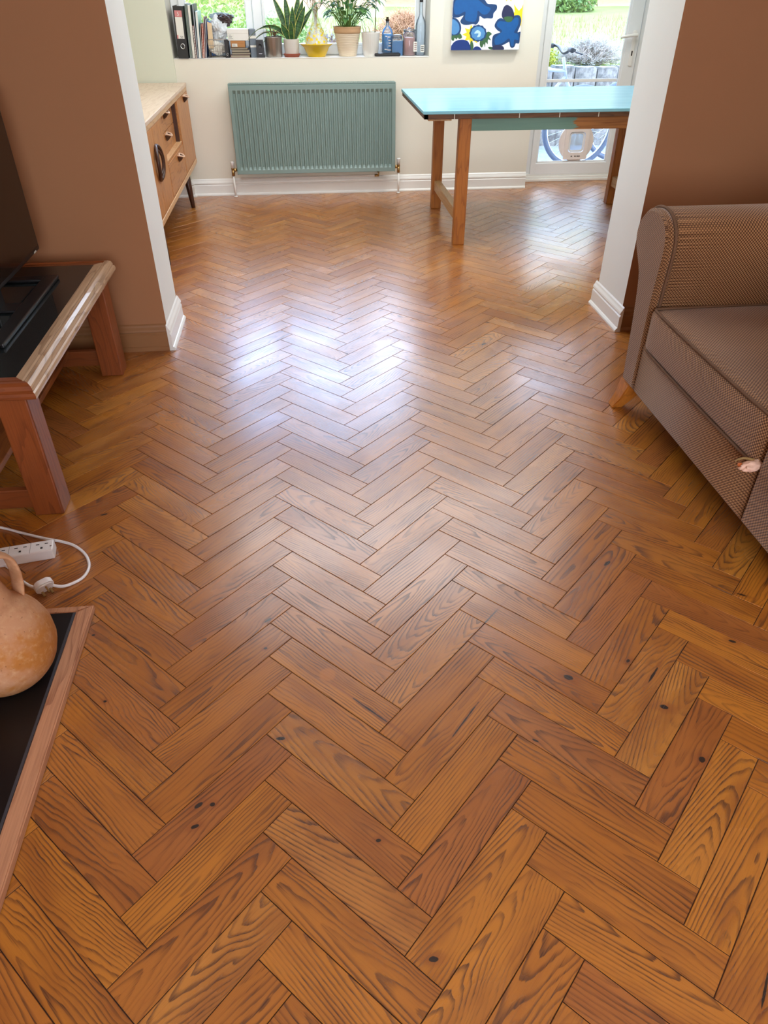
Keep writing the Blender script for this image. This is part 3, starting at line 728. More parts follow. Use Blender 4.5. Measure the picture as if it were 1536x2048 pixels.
def sideboard():
    XF, XB, Y0, Y1, Z0, Z1 = -.800, -1.245, 4.05, 5.955, .262, .757
    s = thing('sideboard', 'low teak sideboard with carved finger pulls on dark splayed legs along the left wall', 'sideboard', (-1.02, 5.0, 0))
    T = lambda x, y, z: (x + 1.02, y - 5.0, z)
    b = MB(); b.box(T(XB, Y0, Z1 - .020), T(XF + .004, Y1, Z1), .002); b.build('top', M['teak_top'], s)
    b = MB(); b.box(T(XB, Y0, Z0 + .018), T(XB + .012, Y1, Z1 - .02)); b.box(T(XB, Y0, Z0), T(XF, Y1, Z0 + .020), .002)
    b.box(T(XB, Y0, Z0), T(XF, Y0 + .02, Z1 - .02), .002); b.box(T(XB, Y1 - .02, Z0), T(XF, Y1, Z1 - .02), .002)
    b.box(T(XB + .01, 4.715, Z0 + .02), T(XF - .004, 4.727, Z1 - .02)); b.box(T(XB + .01, 5.395, Z0 + .02), T(XF - .004, 5.407, Z1 - .02)); b.box(T(XB + .01, 4.72, .462), T(XF - .004, 5.40, .476))
    b.build('carcass', M['teak_y'], s)
    b = MB(); b.box(T(XF - .03, Y0, Z0 - .018), T(XF + .004, Y1, Z0 + .012), .003); b.box(T(XF - .02, Y0 + .001, Z1 - .046), T(XF + .001, Y1 - .001, Z1 - .018), .002)
    b.build('front_rail', M['teak_light'], s)
    zb, zt = Z0 + .014, Z1 - .048
    def pull(parent, y, z, x=XF):                          # carved hollow half-moon finger pull
        b = MB(); n = 14; R_, d = .036, .036
        b.tube([T(x + .002 + d * math.sin(PI * i / n), y - R_ * math.cos(PI * i / n), z + .012 * abs(math.cos(PI * i / n)) ** 2) for i in range(n + 1)] + [T(x + .004, y + R_ * (1 - 2 * i / 6), z + .012 * abs(1 - 2 * i / 6) ** 2) for i in range(1, 6)], .0048, 8, closed=True)
        hd = b.build('handle', M['pull_rim'], parent); b = MB()
        rows = []
        for (rr, zz, dd) in ((.35, -.020, .05), (.62, -.014, .45), (.85, -.006, .75), (.98, .000, .95)):
            rows.append([T(x + .001 + dd * d * math.sin(PI * i / n) ** .8, y - R_ * rr * math.cos(PI * i / n), z + zz * 1.6 + .010 * abs(math.cos(PI * i / n)) ** 2) for i in range(n + 1)])
        b.strip(rows); b.build('handle_cup', M['dark_leg'], hd)
    for ya, yb in ((Y0 + .022, 4.385), (4.389, 4.713)):
        b = MB(); b.box(T(XF - .018, ya, zb), T(XF, yb, zt), .0015); dr = b.build('door', M['teak_z'], s)
        c = 1 if yb < 4.39 else -1; yc = 4.387
        b = MB()                                            # half of the round carved handle shared by the two doors
        for rad, tr in ((.084, .010), (.062, .006)):
            b.tube([T(XF + .004 + .014 * math.sin(PI * i / 16), yc - c * (.003 + (rad - .006) * math.sin(PI * i / 16)), .535 + rad * math.cos(PI * i / 16)) for i in range(17)], tr, 8)
        b.build('handle', M['dark_leg'], dr)['label'] = 'dark round carved handle half'
    for (za, zc, hy) in ((.480, .592, 5.00), (.596, .709, 5.03)):
        b = MB(); b.box(T(XF - .065, 4.729, za), T(XF - .035, 5.365, zc), .0015); dr = b.build('drawer', M['teak_y'], s); pull(dr, hy, zc - .018, XF - .035)
    b = MB(); b.box(T(XF - .05, 5.367, .478), T(XF - .012, 5.394, .709)); b.build('inner_divider', M['dark_leg'], s)
    b = MB(); b.box(T(XF - .062, 4.729, .4765), T(XF - .002, 5.392, .4795), .001); b.build('ledge', M['teak_light'], s)['label'] = 'light ledge below the set-back drawers'  # lit look of the ledge is put into its paler veneer
    b = MB(); b.box(T(XF - .018, 4.729, zb), T(XF, 5.393, .460), .0015); dr = b.build('drawer', M['teak_y'], s); pull(dr, 5.13, .432)
    b = MB(); b.box(T(XF - .018, 5.409, zb), T(XF, 5.933, zt), .0015); dr = b.build('door', M['teak_z'], s); pull(dr, 5.74, .692)
    for (lx, ly, dx, dy) in ((-.85, 5.66, .022, -.02), (-1.19, 5.66, -.03, .02), (-.85, 4.35, .022, -.02), (-1.19, 4.35, -.03, -.02)):
        b = MB(); b.tube([T(lx, ly, Z0 + .004), T(lx + dx * .5, ly + dy * .5, .13), T(lx + dx, ly + dy, 0)], [.026, .021, .014], 16); b.build('leg', M['dark_leg'], s)
    b = MB(); b.box(T(-.88, 4.3, Z0 - .02), T(-.845, 5.7, Z0 + .001), .002); b.box(T(-1.21, 4.3, Z0 - .02), T(-1.175, 5.7, Z0 + .001), .002); b.build('leg_rail', M['teak_y'], s)
sideboard()

def painting():
    # local frame: x right, z up, origin at the canvas' bottom left; the front faces -y
    Wp, Hp = .497, .62
    p = thing('canvas_painting', 'canvas painted with blue flowers and yellow bursts, hanging between window and door', 'painting', (1.086, 5.998, .934))
    b = MB(); b.box((0, -.034, 0), (Wp, -.003, Hp), .003); b.build('canvas', plain('white_canvas', srgb(236, 236, 240), .7, .02, 8, .2, 500), p)
    def cr(x, y):                                          # measured spot on the canvas -> metres
        xl = 195 + (842 - y) * .031; xr = 1372 + (815 - y) * .035
        return ((x - xl) / (xr - xl) * Wp, (842 - y + (x - 195) * -.02) / 842 * .285)
    layers = []
    def shape(pts, mi, h, n=6):
        q = smooth_path([(*cr(*a), 0) for a in pts], n, True)
        q = [(max(.001, min(Wp - .001, a.x)), max(.001, min(Hp - .001, a.y))) for a in q]
        b2 = bmesh.new(); vs = [b2.verts.new((a[0], -.0341 - h, a[1])) for a in q]
        for v_ in vs: b2.verts.remove(v_)
        co, _e, fs, *_r = geometry.delaunay_2d_cdt([Vector(a) for a in q], [], [list(range(len(q)))], 1, 1e-6)
        nv = [b2.verts.new((c[0], -.0341 - h, c[1])) for c in co]
        for t3 in fs:
            try: b2.faces.new([nv[k] for k in t3])
            except ValueError: pass
        layers.append((b2, mi))
    R_ = lambda cx, cy, r, k=10, w=.06, sy=1.: [(cx + r * (1 + w * (-1) ** i) * math.cos(2 * PI * i / (2 * k)), cy + r * sy * (1 + w * (-1) ** i) * math.sin(2 * PI * i / (2 * k))) for i in range(2 * k)]
    burst = lambda cx, cy, r0, r1, k: [(cx + (r1 if i % 2 else r0) * math.cos(PI * i / k), cy + (r1 if i % 2 else r0) * math.sin(PI * i / k)) for i in range(2 * k)]
    # yellow bursts, green leaves, then blue flowers on top
    shape(burst(560, 560, 105, 175, 9), 2, .0002, 2); shape(burst(1330, 240, 100, 230, 8), 2, .0002, 2)
    shape([(700, 640), (690, 740), (730, 785), (760, 720), (780, 780), (790, 690), (825, 725), (830, 640), (880, 655), (845, 590), (890, 545), (840, 505), (800, 520), (740, 600)], 3, .0004, 3)
    shape([(205, 560), (200, 640), (240, 675), (260, 620), (290, 650), (310, 615), (340, 640), (385, 610), (350, 540), (280, 560)], 3, .0004, 3)
    shape([(530, 700), (515, 842), (560, 842), (585, 760), (555, 670)], 3, .0004); shape([(835, 780), (860, 810), (920, 818), (910, 780), (870, 770)], 3, .0004)
    big = [(235, -30), (222, 90), (215, 250), (300, 270), (370, 245), (400, 240), (350, 330), (390, 385), (480, 392), (560, 378), (620, 385), (665, 320), (675, 240), (740, 280), (800, 275), (890, 272), (905, 190), (955, 120), (950, 50), (880, 35), (800, 30), (760, -20), (700, -90), (560, -140), (400, -120), (300, -100)]
    shape(big, 0, .0006)
    shape([(260, 0), (250, 200), (330, 215), (430, 170), (430, 300), (520, 340), (600, 330), (630, 240), (640, 150), (720, 210), (800, 200), (850, 110), (760, 60), (620, -40), (430, -70)], 1, .0008)
    right = [(985, 290), (940, 360), (935, 420), (985, 480), (1030, 515), (940, 550), (905, 600), (900, 720), (925, 775), (1010, 770), (1090, 735), (1170, 690), (1195, 680), (1215, 760), (1250, 785), (1290, 760), (1310, 705), (1365, 700), (1375, 600), (1380, 500), (1330, 505), (1365, 400), (1378, 300), (1350, 225), (1290, 215), (1210, 240), (1100, 290), (1040, 270)]
    shape(right, 0, .0006)
    shape([(1010, 320), (970, 400), (1060, 490), (1000, 560), (945, 620), (960, 730), (1080, 700), (1190, 620), (1230, 740), (1270, 740), (1280, 640), (1350, 640), (1340, 540), (1270, 510), (1330, 380), (1330, 270), (1270, 260), (1200, 330), (1100, 330)], 1, .0008)
    shape(R_(655, 535, 145, 12, .04), 0, .0006, 3); shape(R_(655, 535, 118, 10, .03), 4, .0009, 3); shape([(590, 540), (640, 480), (700, 520), (690, 590), (640, 600), (660, 540)], 5, .0011)
    shape([(205, 290), (205, 560), (250, 575), (320, 565), (360, 500), (360, 400), (310, 310), (250, 275)], 0, .0006); shape([(210, 320), (210, 540), (290, 550), (335, 480), (320, 380), (260, 315)], 4, .0009)
    shape([(198, 838), (230, 720), (300, 665), (390, 650), (460, 665), (505, 710), (520, 838)], 6, .0007); shape([(575, 838), (600, 780), (650, 765), (700, 790), (712, 836)], 6, .0007)
    shape([(1050, 150), (1080, 70), (1130, 45), (1190, 75), (1230, 130), (1255, 220), (1230, 300), (1150, 330), (1080, 290), (1045, 230)], 7, .0009); shape([(1080, 265), (1140, 240), (1230, 250), (1215, 320), (1140, 335)], 3, .0011)
    shape([(905, 780), (940, 745), (1040, 740), (1100, 770), (1095, 822), (930, 825)], 7, .0009)
    # upper half of the picture
    shape([(900, -500), (1000, -620), (1150, -560), (1300, -600), (1330, -420), (1240, -300), (1100, -340), (980, -300)], 0, .0006); shape([(960, -480), (1100, -540), (1250, -480), (1180, -380), (1040, -400)], 1, .0008)
    shape([(260, -700), (400, -800), (560, -720), (600, -560), (480, -440), (320, -470)], 0, .0006); shape(burst(1150, -120, 60, 120, 8), 2, .0002, 2); shape(R_(1150, -120, 70, 9, .05), 4, .0006, 3)
    b = MB()
    for b2, mi in layers: b.merge(b2, mi)
    cols = [(16, 60, 112), (4, 86, 154), (240, 214, 30), (58, 98, 58), (80, 140, 196), (190, 220, 236), (8, 48, 124), (36, 40, 80)]
    o = b.build('paint', [plain('paint_%s' % n, srgb(*c), .5, .12, 40) for n, c in zip(('deep_blue', 'bright_blue', 'yellow', 'green', 'light_blue', 'pale_blue', 'royal_blue', 'indigo'), cols)], p, fix=False)
    for f in o.data.polygons:
        if f.normal.y > 0: f.flip()
painting()

# ================================================================== LIVING ROOM
def tv_stand():
    X1, X0, Y0, Y1, ZT = -.780, -1.290, 1.865, 2.975, .450
    t = thing('television_stand', 'reddish wooden television stand with a smoked glass top against the brown wall', 'television stand', (-1.035, 2.42, 0))
    T = lambda x, y, z: (x + 1.035, y - 2.42, z)
    # moulded rim: (distance inwards, z)
    prof = [(0, .412), (.006, .408), (.030, .408), (.030, .420), (.062, .420), (.062, .452), (.040, .452), (.034, .450), (.028, .455), (.018, .454), (.009, .447), (.005, .436), (.006, .431), (.001, .428), (-.001, .420)]
    def side(a, b_, name, mat):
        bb = MB(); d = (Vector(b_) - Vector(a)).normalized(); nrm = Vector((d.y, -d.x)); L = (Vector(b_) - Vector(a)).length
        for sgn in (0,):
            rings = []
            for q in (0, 1):
                base = Vector(a) if q == 0 else Vector(b_)
                rings.append([bb.bm.verts.new(T(base.x - nrm.x * o + d.x * (o if q == 0 else -o), base.y - nrm.y * o + d.y * (o if q == 0 else -o), z)) for o, z in prof])
            n = len(prof)
            for i in range(n): j = (i + 1) % n; bb.bm.faces.new((rings[0][i], rings[0][j], rings[1][j], rings[1][i]))
            bb.bm.faces.new(rings[0]); bb.bm.faces.new(rings[1][::-1])
        return bb.build(name, mat, t)
    side((X1, Y0), (X1, Y1), 'rim', M['limed'])['label'] = 'worn pale moulded edge'
    side((X1, Y1), (X0, Y1), 'rim', M['cherry_x']); side((X0, Y1), (X0, Y0), 'rim', M['cherry_y']); side((X0, Y0), (X1, Y0), 'rim', M['cherry_x'])
    b = MB(); b.box(T(X0 + .058, Y0 + .058, .444), T(X1 - .058, Y1 - .058, .451), .0015); b.build('glass_top', M['dark_glass'], t)
    for (lx, ly) in ((X1 - .125, Y0 + .020), (X1 - .125, Y1 - .110), (X0 + .035, Y0 + .020), (X0 + .035, Y1 - .110)):
        b = MB(); b.box(T(lx, ly, 0), T(lx + .088, ly + .088, .4085), .005); b.build('leg', M['cherry_z'], t)
    for x in (X1 - .112, X0 + .08):
        b = MB(); b.box(T(x, Y0 + .10, .335), T(x + .022, Y1 - .10, .4085), .002); b.build('apron', M['cherry_y'], t)
    for y in (Y0 + .03, Y1 - .05):
        b = MB(); b.box(T(X0 + .12, y, .345), T(X1 - .12, y + .02, .4085), .002); b.build('apron', M['cherry_x'], t)
        b = MB(); b.box(T(X0 + .11, y + .01, .018), T(X1 - .115, y + .034, .085), .003); b.build('stretcher', M['cherry_x'], t)
    b = MB(); b.box(T(-1.16, Y0 + .055, .070), T(-1.035, Y1 - .045, .092), .003); b.build('shelf_rail', M['cherry_y'], t)
tv_stand()
def television():
    t = thing('television', 'black flat screen television standing on the smoked glass top', 'television', (-1.06, 2.50, .452))
    T = lambda x, y, z: (x + 1.06, y - 2.50, z - .452)
    Ya, Yb, Z0, Z1 = 2.02, 2.948, .508, 1.055
    b = MB(); b.box(T(-1.072, Ya, Z0), T(-1.040, Yb, Z1), .006); b.box(T(-1.10, 2.2, .56), T(-1.07, 2.8, .9), .01); b.build('body', M['black_plastic'], t)
    b = MB(); b.box(T(-1.0405, Ya + .012, Z0 + .018), T(-1.0392, Yb - .012, Z1 - .012)); b.build('screen', M['tv_screen'], t)
    b = MB(); b.box(T(-1.039, Yb - .075, Z0 + .004), T(-1.0375, Yb - .050, Z0 + .010), .0005); b.build('power_light', M['label_white'], t)
    b = MB()
    b.box(T(-.985, 2.13, .452), T(-.935, 2.765, .466), .004); b.box(T(-1.16, 2.72, .452), T(-.94, 2.765, .463), .004); b.box(T(-1.16, 2.13, .452), T(-.94, 2.175, .463), .004)
    b.box(T(-1.075, 2.42, .452), T(-1.045, 2.50, .52), .004); b.box(T(-1.16, 2.42, .452), T(-.95, 2.50, .460), .004)
    b.build('base', M['black_plastic'], t)
television()

def sofa():
    XF, XBK = 1.160, 2.10
    s = thing('sofa', 'brown woven fabric snuggle sofa with rolled arms against the brown right wall', 'sofa', (1.6, 1.9, 0))
    T = lambda x, y, z: (x - 1.6, y - 1.9, z)
    # scrolled arm section in (outward, z): outward = away from the seat
    sec = [(.0, .112), (.0, .30), (.0, .44), (-.006, .54), (-.012, .61), (-.006, .665), (.022, .708), (.075, .733), (.135, .734), (.190, .715), (.228, .675), (.240, .630), (.226, .585), (.190, .545), (.158, .505), (.140, .44), (.124, .33), (.112, .20), (.104, .112)]
    sec_s = [(a.x, a.y) for a in smooth_path([(a, b, 0) for a, b in sec], 3)]
    for Yin, sg in ((2.292, 1), (1.497, -1)):
        poly = [(Yin - 1.9 + sg * (o + (.09 if sg < 0 and k > len(sec_s) * .34 else 0)), z) for k, (o, z) in enumerate(sec_s)]
        b = MB(); b.prism(poly, 0, XF + .028 - 1.6, XBK - .04 - 1.6, smooth=True, bev=.012); arm = b.build('arm', M['fabric'], s)
        # padded front panel inside a piped edge
        c = (sum(p[0] for p in poly) / len(poly), sum(p[1] for p in poly) / len(poly))
        inner = [(p[0] + (c[0] - p[0]) * .03, p[1] + (c[1] - p[1]) * .015) for p in poly]
        b = MB(); b.prism(inner, 0, XF - 1.6, XF + .04 - 1.6, bev=.010, smooth=True); b.build('arm_front', M['fabric'], arm)
        b = MB(); b.tube([(XF + .030 - 1.6, p[0], p[1]) for p in poly[1:-1]], .0052, 8); b.build('piping', M['piping'], arm)
    b = MB(); b.prism(rounded_rect(XF + .006 - 1.6, .108, XF + .10 - 1.6, .312, .022), 1, 1.498 - 1.9, 2.291 - 1.9, smooth=True); b.build('front_border', M['fabric'], s)
    b = MB(); b.box(T(XF + .05, 1.42, .118), T(XBK, 2.36, .29), .02); b.build('base', M['fabric'], s)
    # seat cushion: boxed and slightly domed
    def cushion(name, lo, hi, puff, rnd, parent=s, n=18):
        b = MB(); bm2 = bmesh.new(); bmesh.ops.create_cube(bm2, size=2); bmesh.ops.subdivide_edges(bm2, edges=bm2.edges[:], cuts=n, use_grid_fill=True)
        ctr = [(lo[i] + hi[i]) / 2 for i in range(3)]; hf = [(hi[i] - lo[i]) / 2 for i in range(3)]
        for v in bm2.verts:
            c = Vector([v.co[i] * hf[i] for i in range(3)]); inn = Vector([max(-hf[i] + rnd, min(hf[i] - rnd, c[i])) for i in range(3)])
            d = c - inn; c = inn + (d.normalized() * rnd if d.length > 1e-6 else d)
            f = [1 - abs(v.co[i]) ** 2.2 for i in range(3)]
            c.z += puff * f[0] * f[1] * (1 if v.co.z > 0 else -.2); c.x += .012 * f[1] * f[2] * (1 if v.co.x > 0 else -1)
            c.z += .003 * noise.noise(Vector((c.x * 7, c.y * 7, 3))) * (1 if v.co.z > 0 else 0)
            v.co = Vector(T(*[c[i] + ctr[i] for i in range(3)]))
        b.merge(bm2, 0, None, True); return b.build(name, M['fabric'], parent)
    cu = cushion('seat_cushion', (XF - .002, 1.502, .290), (XBK - .25, 2.286, .440), .018, .022)
    for z, r in ((.4385, .0046), (.2915, .0046)):
        x0, x1, y0, y1 = XF + .004, XBK - .26, 1.516, 2.272
        pts = [(x, y, z) for x, y in ((x0 + .06, y1), (x0 + .03, y1), (x0 + .008, y1 - .004), (x0 + .001, y1 - .014), (x0, y1 - .04), (x0 - .004, y1 - .14), (x0 - .006, (y0 + y1) / 2), (x0 - .004, y0 + .14), (x0, y0 + .04), (x0 + .001, y0 + .014), (x0 + .008, y0 + .004), (x0 + .03, y0), (x0 + .06, y0), (x1 - .05, y0), (x1, y0 + .05), (x1, y1 - .05), (x1 - .05, y1))]
        b = MB(); b.tube([T(*p) for p in smooth_path(pts, 5, True)], r, 8, closed=True); b.build('piping', M['piping'], cu)
    b = MB(); b.prism([(XBK - .30 - 1.6, .30), (XBK - .22 - 1.6, .78), (XBK - .16 - 1.6, .83), (XBK - .04 - 1.6, .84), (XBK + .02 - 1.6, .80), (XBK + .02 - 1.6, .11), (XBK - .22 - 1.6, .11)], 1, 1.30 - 1.9, 2.49 - 1.9, smooth=False, bev=.02); b.build('backrest', M['fabric'], s)
    bc = cushion('back_cushion', (XBK - .40, 1.51, .44), (XBK - .18, 2.28, .83), .02, .05)
    for (fx, fy, dx, dy) in ((XF + .045, 2.372, -.045, .030), (XF + .10, 1.36, .0, -.0), (XBK - .04, 2.37, .03, .03), (XBK - .04, 1.42, .03, -.03)):
        b = MB(); bb = bmesh.new()
        q = lambda cx, cy, r, z: [bb.verts.new(T(cx + a * r, cy + c * r, z)) for a, c in ((-1, -1), (1, -1), (1, 1), (-1, 1))]
        r0 = q(fx + dx, fy + dy, .021, 0); r1 = q(fx + dx * .5, fy + dy * .5, .028, .05); r2 = q(fx, fy, .040, .118)
        for A, B in ((r0, r1), (r1, r2)):
            for i in range(4): j = (i + 1) % 4; bb.faces.new((A[i], A[j], B[j], B[i]))
        bb.faces.new(r0[::-1]); bb.faces.new(r2); bmesh.ops.bevel(bb, geom=bb.edges[:], offset=.003, segments=2, affect='EDGES')
        b.merge(bb); b.build('foot', M['lightwood'], s)
sofa()
def tissue():
    t = thing('crumpled_tissue', 'small crumpled pale pink tissue poking out between seat cushion and near sofa arm', 'tissue', (1.150, 1.502, .300))
    b = MB(); bm2 = bmesh.new(); bmesh.ops.create_icosphere(bm2, subdivisions=4, radius=1)
    for v in bm2.verts:
        n = noise.noise(v.co * 2.2) * .30 + abs(noise.noise(v.co * 5.0)) * .28
        k = 1 + n; v.co = Vector((v.co.x * .034 * k - .002, v.co.y * .016 * k, v.co.z * .013 * k))
    b.merge(bm2, 0, Matrix.Rotation(.25, 4, 'Z'), True); b.build('paper', plain('pale_pink_tissue', srgb(232, 190, 165), .8, .06, 90), t)
    b = MB(); b.tube(smooth_path([(.004, .010, .012), (-.022, .014, .016), (-.040, .013, .013), (-.047, .012, .009)], 4), [.0035] * 4 + [.003] * 4 + [.002] * 4 + [.003], 8); b.build('ribbon', plain('olive_ribbon', srgb(150, 120, 70), .6), t)
    b = MB(); b.lathe([(0, -.006), (.006, -.003), (.006, .003), (0, .006)], 12, center=(-.034, .006, .001)); b.build('orange_bit', plain('orange_scrap', srgb(215, 120, 60), .6), t)
tissue()

def hearth():
    h = thing('hearth', 'black slate hearth slab framed with reddish oak edging on the floor', 'hearth', (-1.0, .80, 0))
    T = lambda x, y, z: (x + 1.0, y - .80, z)
    X0, X1, Y0, Y1, Z = -1.40, -.626, .20, 1.436, .022
    b = MB(); b.box(T(X0, Y0 + .04, 0), T(X1 - .040, Y1 - .022, Z - .0015), .001); b.build('slab', M['black_stone'], h)
    b = MB(); b.prism([(X1 - .040 + 1.0, Y0 - .80), (X1 + 1.0, Y0 - .80), (X1 + 1.0, Y1 - .80), (X1 - .040 + 1.0, Y1 - .022 - .80)], 2, 0, Z, bev=.003); b.build('edging', M['hearth_edge'], h)
    b = MB(); b.prism([(X0 + 1.0, Y1 - .022 - .80), (X1 - .0405 + 1.0, Y1 - .022 - .80), (X1 - .001 + 1.0, Y1 - .80), (X0 + 1.0, Y1 - .80)], 2, 0, Z, bev=.003); b.build('edging', M['hearth_edge'], h)
    b = MB(); b.box(T(X1 - .0465, Y0 + .04, Z - .004), T(X1 - .0405, Y1 - .024, Z - .0005)); b.build('filler_strip', plain('dark_sealant', srgb(58, 58, 62), .5), h)
hearth()
def jug():
    j = thing('terracotta_jug', 'weathered round terracotta jug with a loop handle standing on the black hearth', 'jug', (-.762, 1.215, .0215))
    jit = lambda a, z: 1 + .012 * math.sin(a * 2 + 1) * (1 if z < .22 else .3) + .004 * math.sin(z * 160)
    prof = [(0, .0), (.058, .0), (.078, .010), (.102, .040), (.116, .080), (.118, .115), (.112, .150), (.096, .182), (.078, .204), (.064, .222), (.057, .245), (.050, .272), (.041, .300), (.043, .325), (.052, .340), (.054, .350), (.048, .354), (.040, .350), (.036, .330), (.036, .23), (.0, .225)]
    ps = [(a.x, a.y) for a in smooth_path([(a, b, 0) for a, b in prof[:-2]], 3)] + [(.036, .23), (0, .225)]
    b = MB(); b.lathe([(max(0, r), z) for r, z in ps], 64, jit=jit); b.build('body', M['jug'], j)
    for a in (.95, .95 + PI):
        pts = smooth_path([(.040, 0, .318), (.066, 0, .322), (.088, 0, .300), (.094, 0, .262), (.090, 0, .225), (.080, 0, .192)], 6)
        b = MB(); bb = bmesh.new(); rings = []; c_, s_ = math.cos(a), math.sin(a)
        for k, p in enumerate(pts):
            tng = (pts[min(k + 1, len(pts) - 1)] - pts[max(k - 1, 0)]).normalized(); nr = Vector((tng.z, 0, -tng.x)); ring = []
            for i in range(14):
                th = 2 * PI * i / 14; q = p + nr * (.0065 * math.cos(th)) + Vector((0, .0215 * math.sin(th), 0))
                ring.append(bb.verts.new((q.x * c_ - q.y * s_, q.x * s_ + q.y * c_, q.z)))
            rings.append(ring)
        for k in range(len(rings) - 1):
            for i in range(14): jn = (i + 1) % 14; bb.faces.new((rings[k][i], rings[k][jn], rings[k + 1][jn], rings[k + 1][i]))
        bb.faces.new(rings[0][::-1]); bb.faces.new(rings[-1]); b.merge(bb, 0, None, True); b.build('handle', M['jug'], j)
jug()
def power_strip():
    s = thing('extension_lead', 'white multi-socket extension lead lying on the floor in front of the television stand', 'extension lead', (-.792, 1.690, 0), 0)
    R = Matrix.Rotation(math.radians(10.5), 4, 'Z')
    b = MB(); b.box((-.30, -.024, .0), (.0, .028, .034), .004, M=R); body = b.build('socket_block', M['white_plastic'], s)
    gs = plain('grey_seam', srgb(150, 148, 150), .5)
    for x in (-.062, -.120, -.178, -.236):
        b = MB(); b.box((x - .0006, -.023, .0335), (x + .0006, .027, .0343), M=R); b.build('socket_seam', gs, body)
    for k in range(4):
        x = -.031 - .058 * k; b = MB()
        for dx in (-.012, .012): b.box((x + dx - .0045, .009, .0338), (x + dx + .0045, .0125, .0346), M=R)
        b.box((x - .003, -.011, .0338), (x + .003, -.004, .0346), M=R); b.build('socket', M['slot'], body)
    b = MB(); b.box((-.009, -.006, .0338), (-.004, -.003, .0346), M=R); b.build('indicator', plain('red_neon', srgb(60, 30, 32), .4), body)
    L = Vector((-.792, 1.690, 0)); f = lambda u, v, z=.0045: tuple(Vector((*px_floor(u, v), z)) - L)
    cord = [f(-60, 1052), f(0, 1057), f(40, 1067), f(90, 1080, .006), f(122, 1085), f(150, 1094), f(172, 1112), f(179, 1135), f(168, 1156), f(146, 1169), f(126, 1177, .008), f(108, 1178, .014)]
    b = MB(); b.tube(smooth_path(cord, 8), .0042, 10); b.build('cord', M['white_plastic'], s)
    cord2 = [f(88, 1182, .014), f(66, 1178, .008), f(44, 1163), f(30, 1147), f(5, 1130), f(-30, 1125)]
    b = MB(); b.tube(smooth_path(cord2, 8), .0042, 10); b.build('cord', M['white_plastic'], s)
    P = Vector(f(92, 1183, 0)); b = MB(); Mp = Matrix.Translation((P.x, P.y, .022)) @ Matrix.Rotation(math.radians(-140), 4, 'Z') @ Matrix.Rotation(math.radians(-22), 4, 'X')
    b.prism(rounded_rect(-.025, -.020, .025, .022, .017, 8), 1, -.011, .011, bev=.004, M=Mp); pl = b.build('plug', M['white_plastic'], s)
    b = MB()
    for x in (-.011, .011): b.box((x - .003, .009, -.011), (x + .003, .027, -.007), M=Mp)
    b.box((-.002, .009, .007), (.002, .031, .012), M=Mp); b.build('plug_pin', M['brass'], pl)
power_strip()

# ================================================================== THINGS ON THE WINDOW SILL
ZS = .8975
def rot(deg, axis='Y'): return Matrix.Rotation(math.radians(deg), 4, axis)
def slab(mb, w, d, h, lean=0, mi=0, bev=.0015, x=0, y=0, z=0):
    mb.box((-w / 2, 0, 0), (w / 2, d, h), bev, mi, M=Matrix.Translation((x, y, z)) @ rot(lean))
def binder():
    t = thing('lever_arch_file', 'tall black lever arch file with a pink and white spine label, leftmost on the sill', 'file', (-.792, 5.992, ZS))
    Mx = rot(1.5)
    b = MB(); b.box((-.034, 0, 0), (-.031, .20, .30), .0008, M=Mx); b.box((.031, 0, 0), (.034, .20, .30), .0008, M=Mx); b.box((-.034, -.002, 0), (.034, .002, .30), .001, M=Mx); b.build('cover', M['black_card'], t)
    b = MB(); b.box((-.026, .006, .004), (.026, .195, .285), M=Mx); b.build('papers', M['label_white'], t)
    b = MB(); b.box((-.026, -.0032, .115), (.022, -.0021, .238), M=Mx); lb = b.build('spine_label', M['label_white'], t)
    b = MB(); b.box((-.026, -.0032, .2385), (.022, -.0021, .275), M=Mx); b.build('pink_print', M['label_pink'], lb)
    b = MB(); b.box((-.026, -.0036, .115), (-.018, -.0033, .136), M=Mx); b.build('pink_print', M['label_pink'], lb)
    def text(body, size, x, z, mat, nm, par):
        c = bpy.data.curves.new(nm, 'FONT'); c.body = body; c.size = size; c.extrude = .0003; c.align_x = 'CENTER'
        o = bpy.data.objects.new('tmp_text', c); COL.objects.link(o); dg = bpy.context.evaluated_depsgraph_get(); me = bpy.data.meshes.new_from_object(o.evaluated_get(dg)); bpy.data.objects.remove(o)
        me.transform(Mx @ Matrix.Translation((x, -.0042, z)) @ Matrix.Rotation(PI / 2, 4, 'X')); me.materials.clear(); me.materials.append(mat)
        q = bpy.data.objects.new(nm, me); COL.objects.link(q); q.parent = par; return q
    text('5', .030, -.003, .246, M['label_white'], 'numeral', lb); text('50', .020, .004, .118, M['ink'], 'numeral', lb)
    b = MB(); b.tube([(Mx @ Vector((.004 + .013 * math.cos(a), -.004, .072 + .015 * math.sin(a)))) for a in [2 * PI * i / 24 for i in range(24)]], .0024, 8, closed=True); b.build('finger_ring', M['chrome'], t)
binder()
def flat_item(name, label, cat, x, w, d, h, lean, mats, y=6.0, group=None, spiral=None, z=ZS):
    t = thing(name, label, cat, (x, y, z), 0, group)
    b = MB(); b.box((-w / 2, 0, 0), (-w / 2 + .0015, d, h), .0004, M=rot(lean)); b.box((w / 2 - .0015, 0, 0), (w / 2, d, h), .0004, M=rot(lean)); b.build('cover', mats[0], t)
    b = MB(); b.box((-w / 2 + .0015, .001, .002), (w / 2 - .0015, d - .002, h - .003), M=rot(lean)); b.build('pages', mats[1], t)
    if spiral:
        b = MB(); n = 60; b.tube([rot(lean) @ Vector((w * .62 * math.cos(i * 1.1), -.002 + w * .55 * math.sin(i * 1.1), .01 + (h - .02) * i / n)) for i in range(n + 1)], .0011, 6); b.build('spiral_binding', spiral, t)
    return t
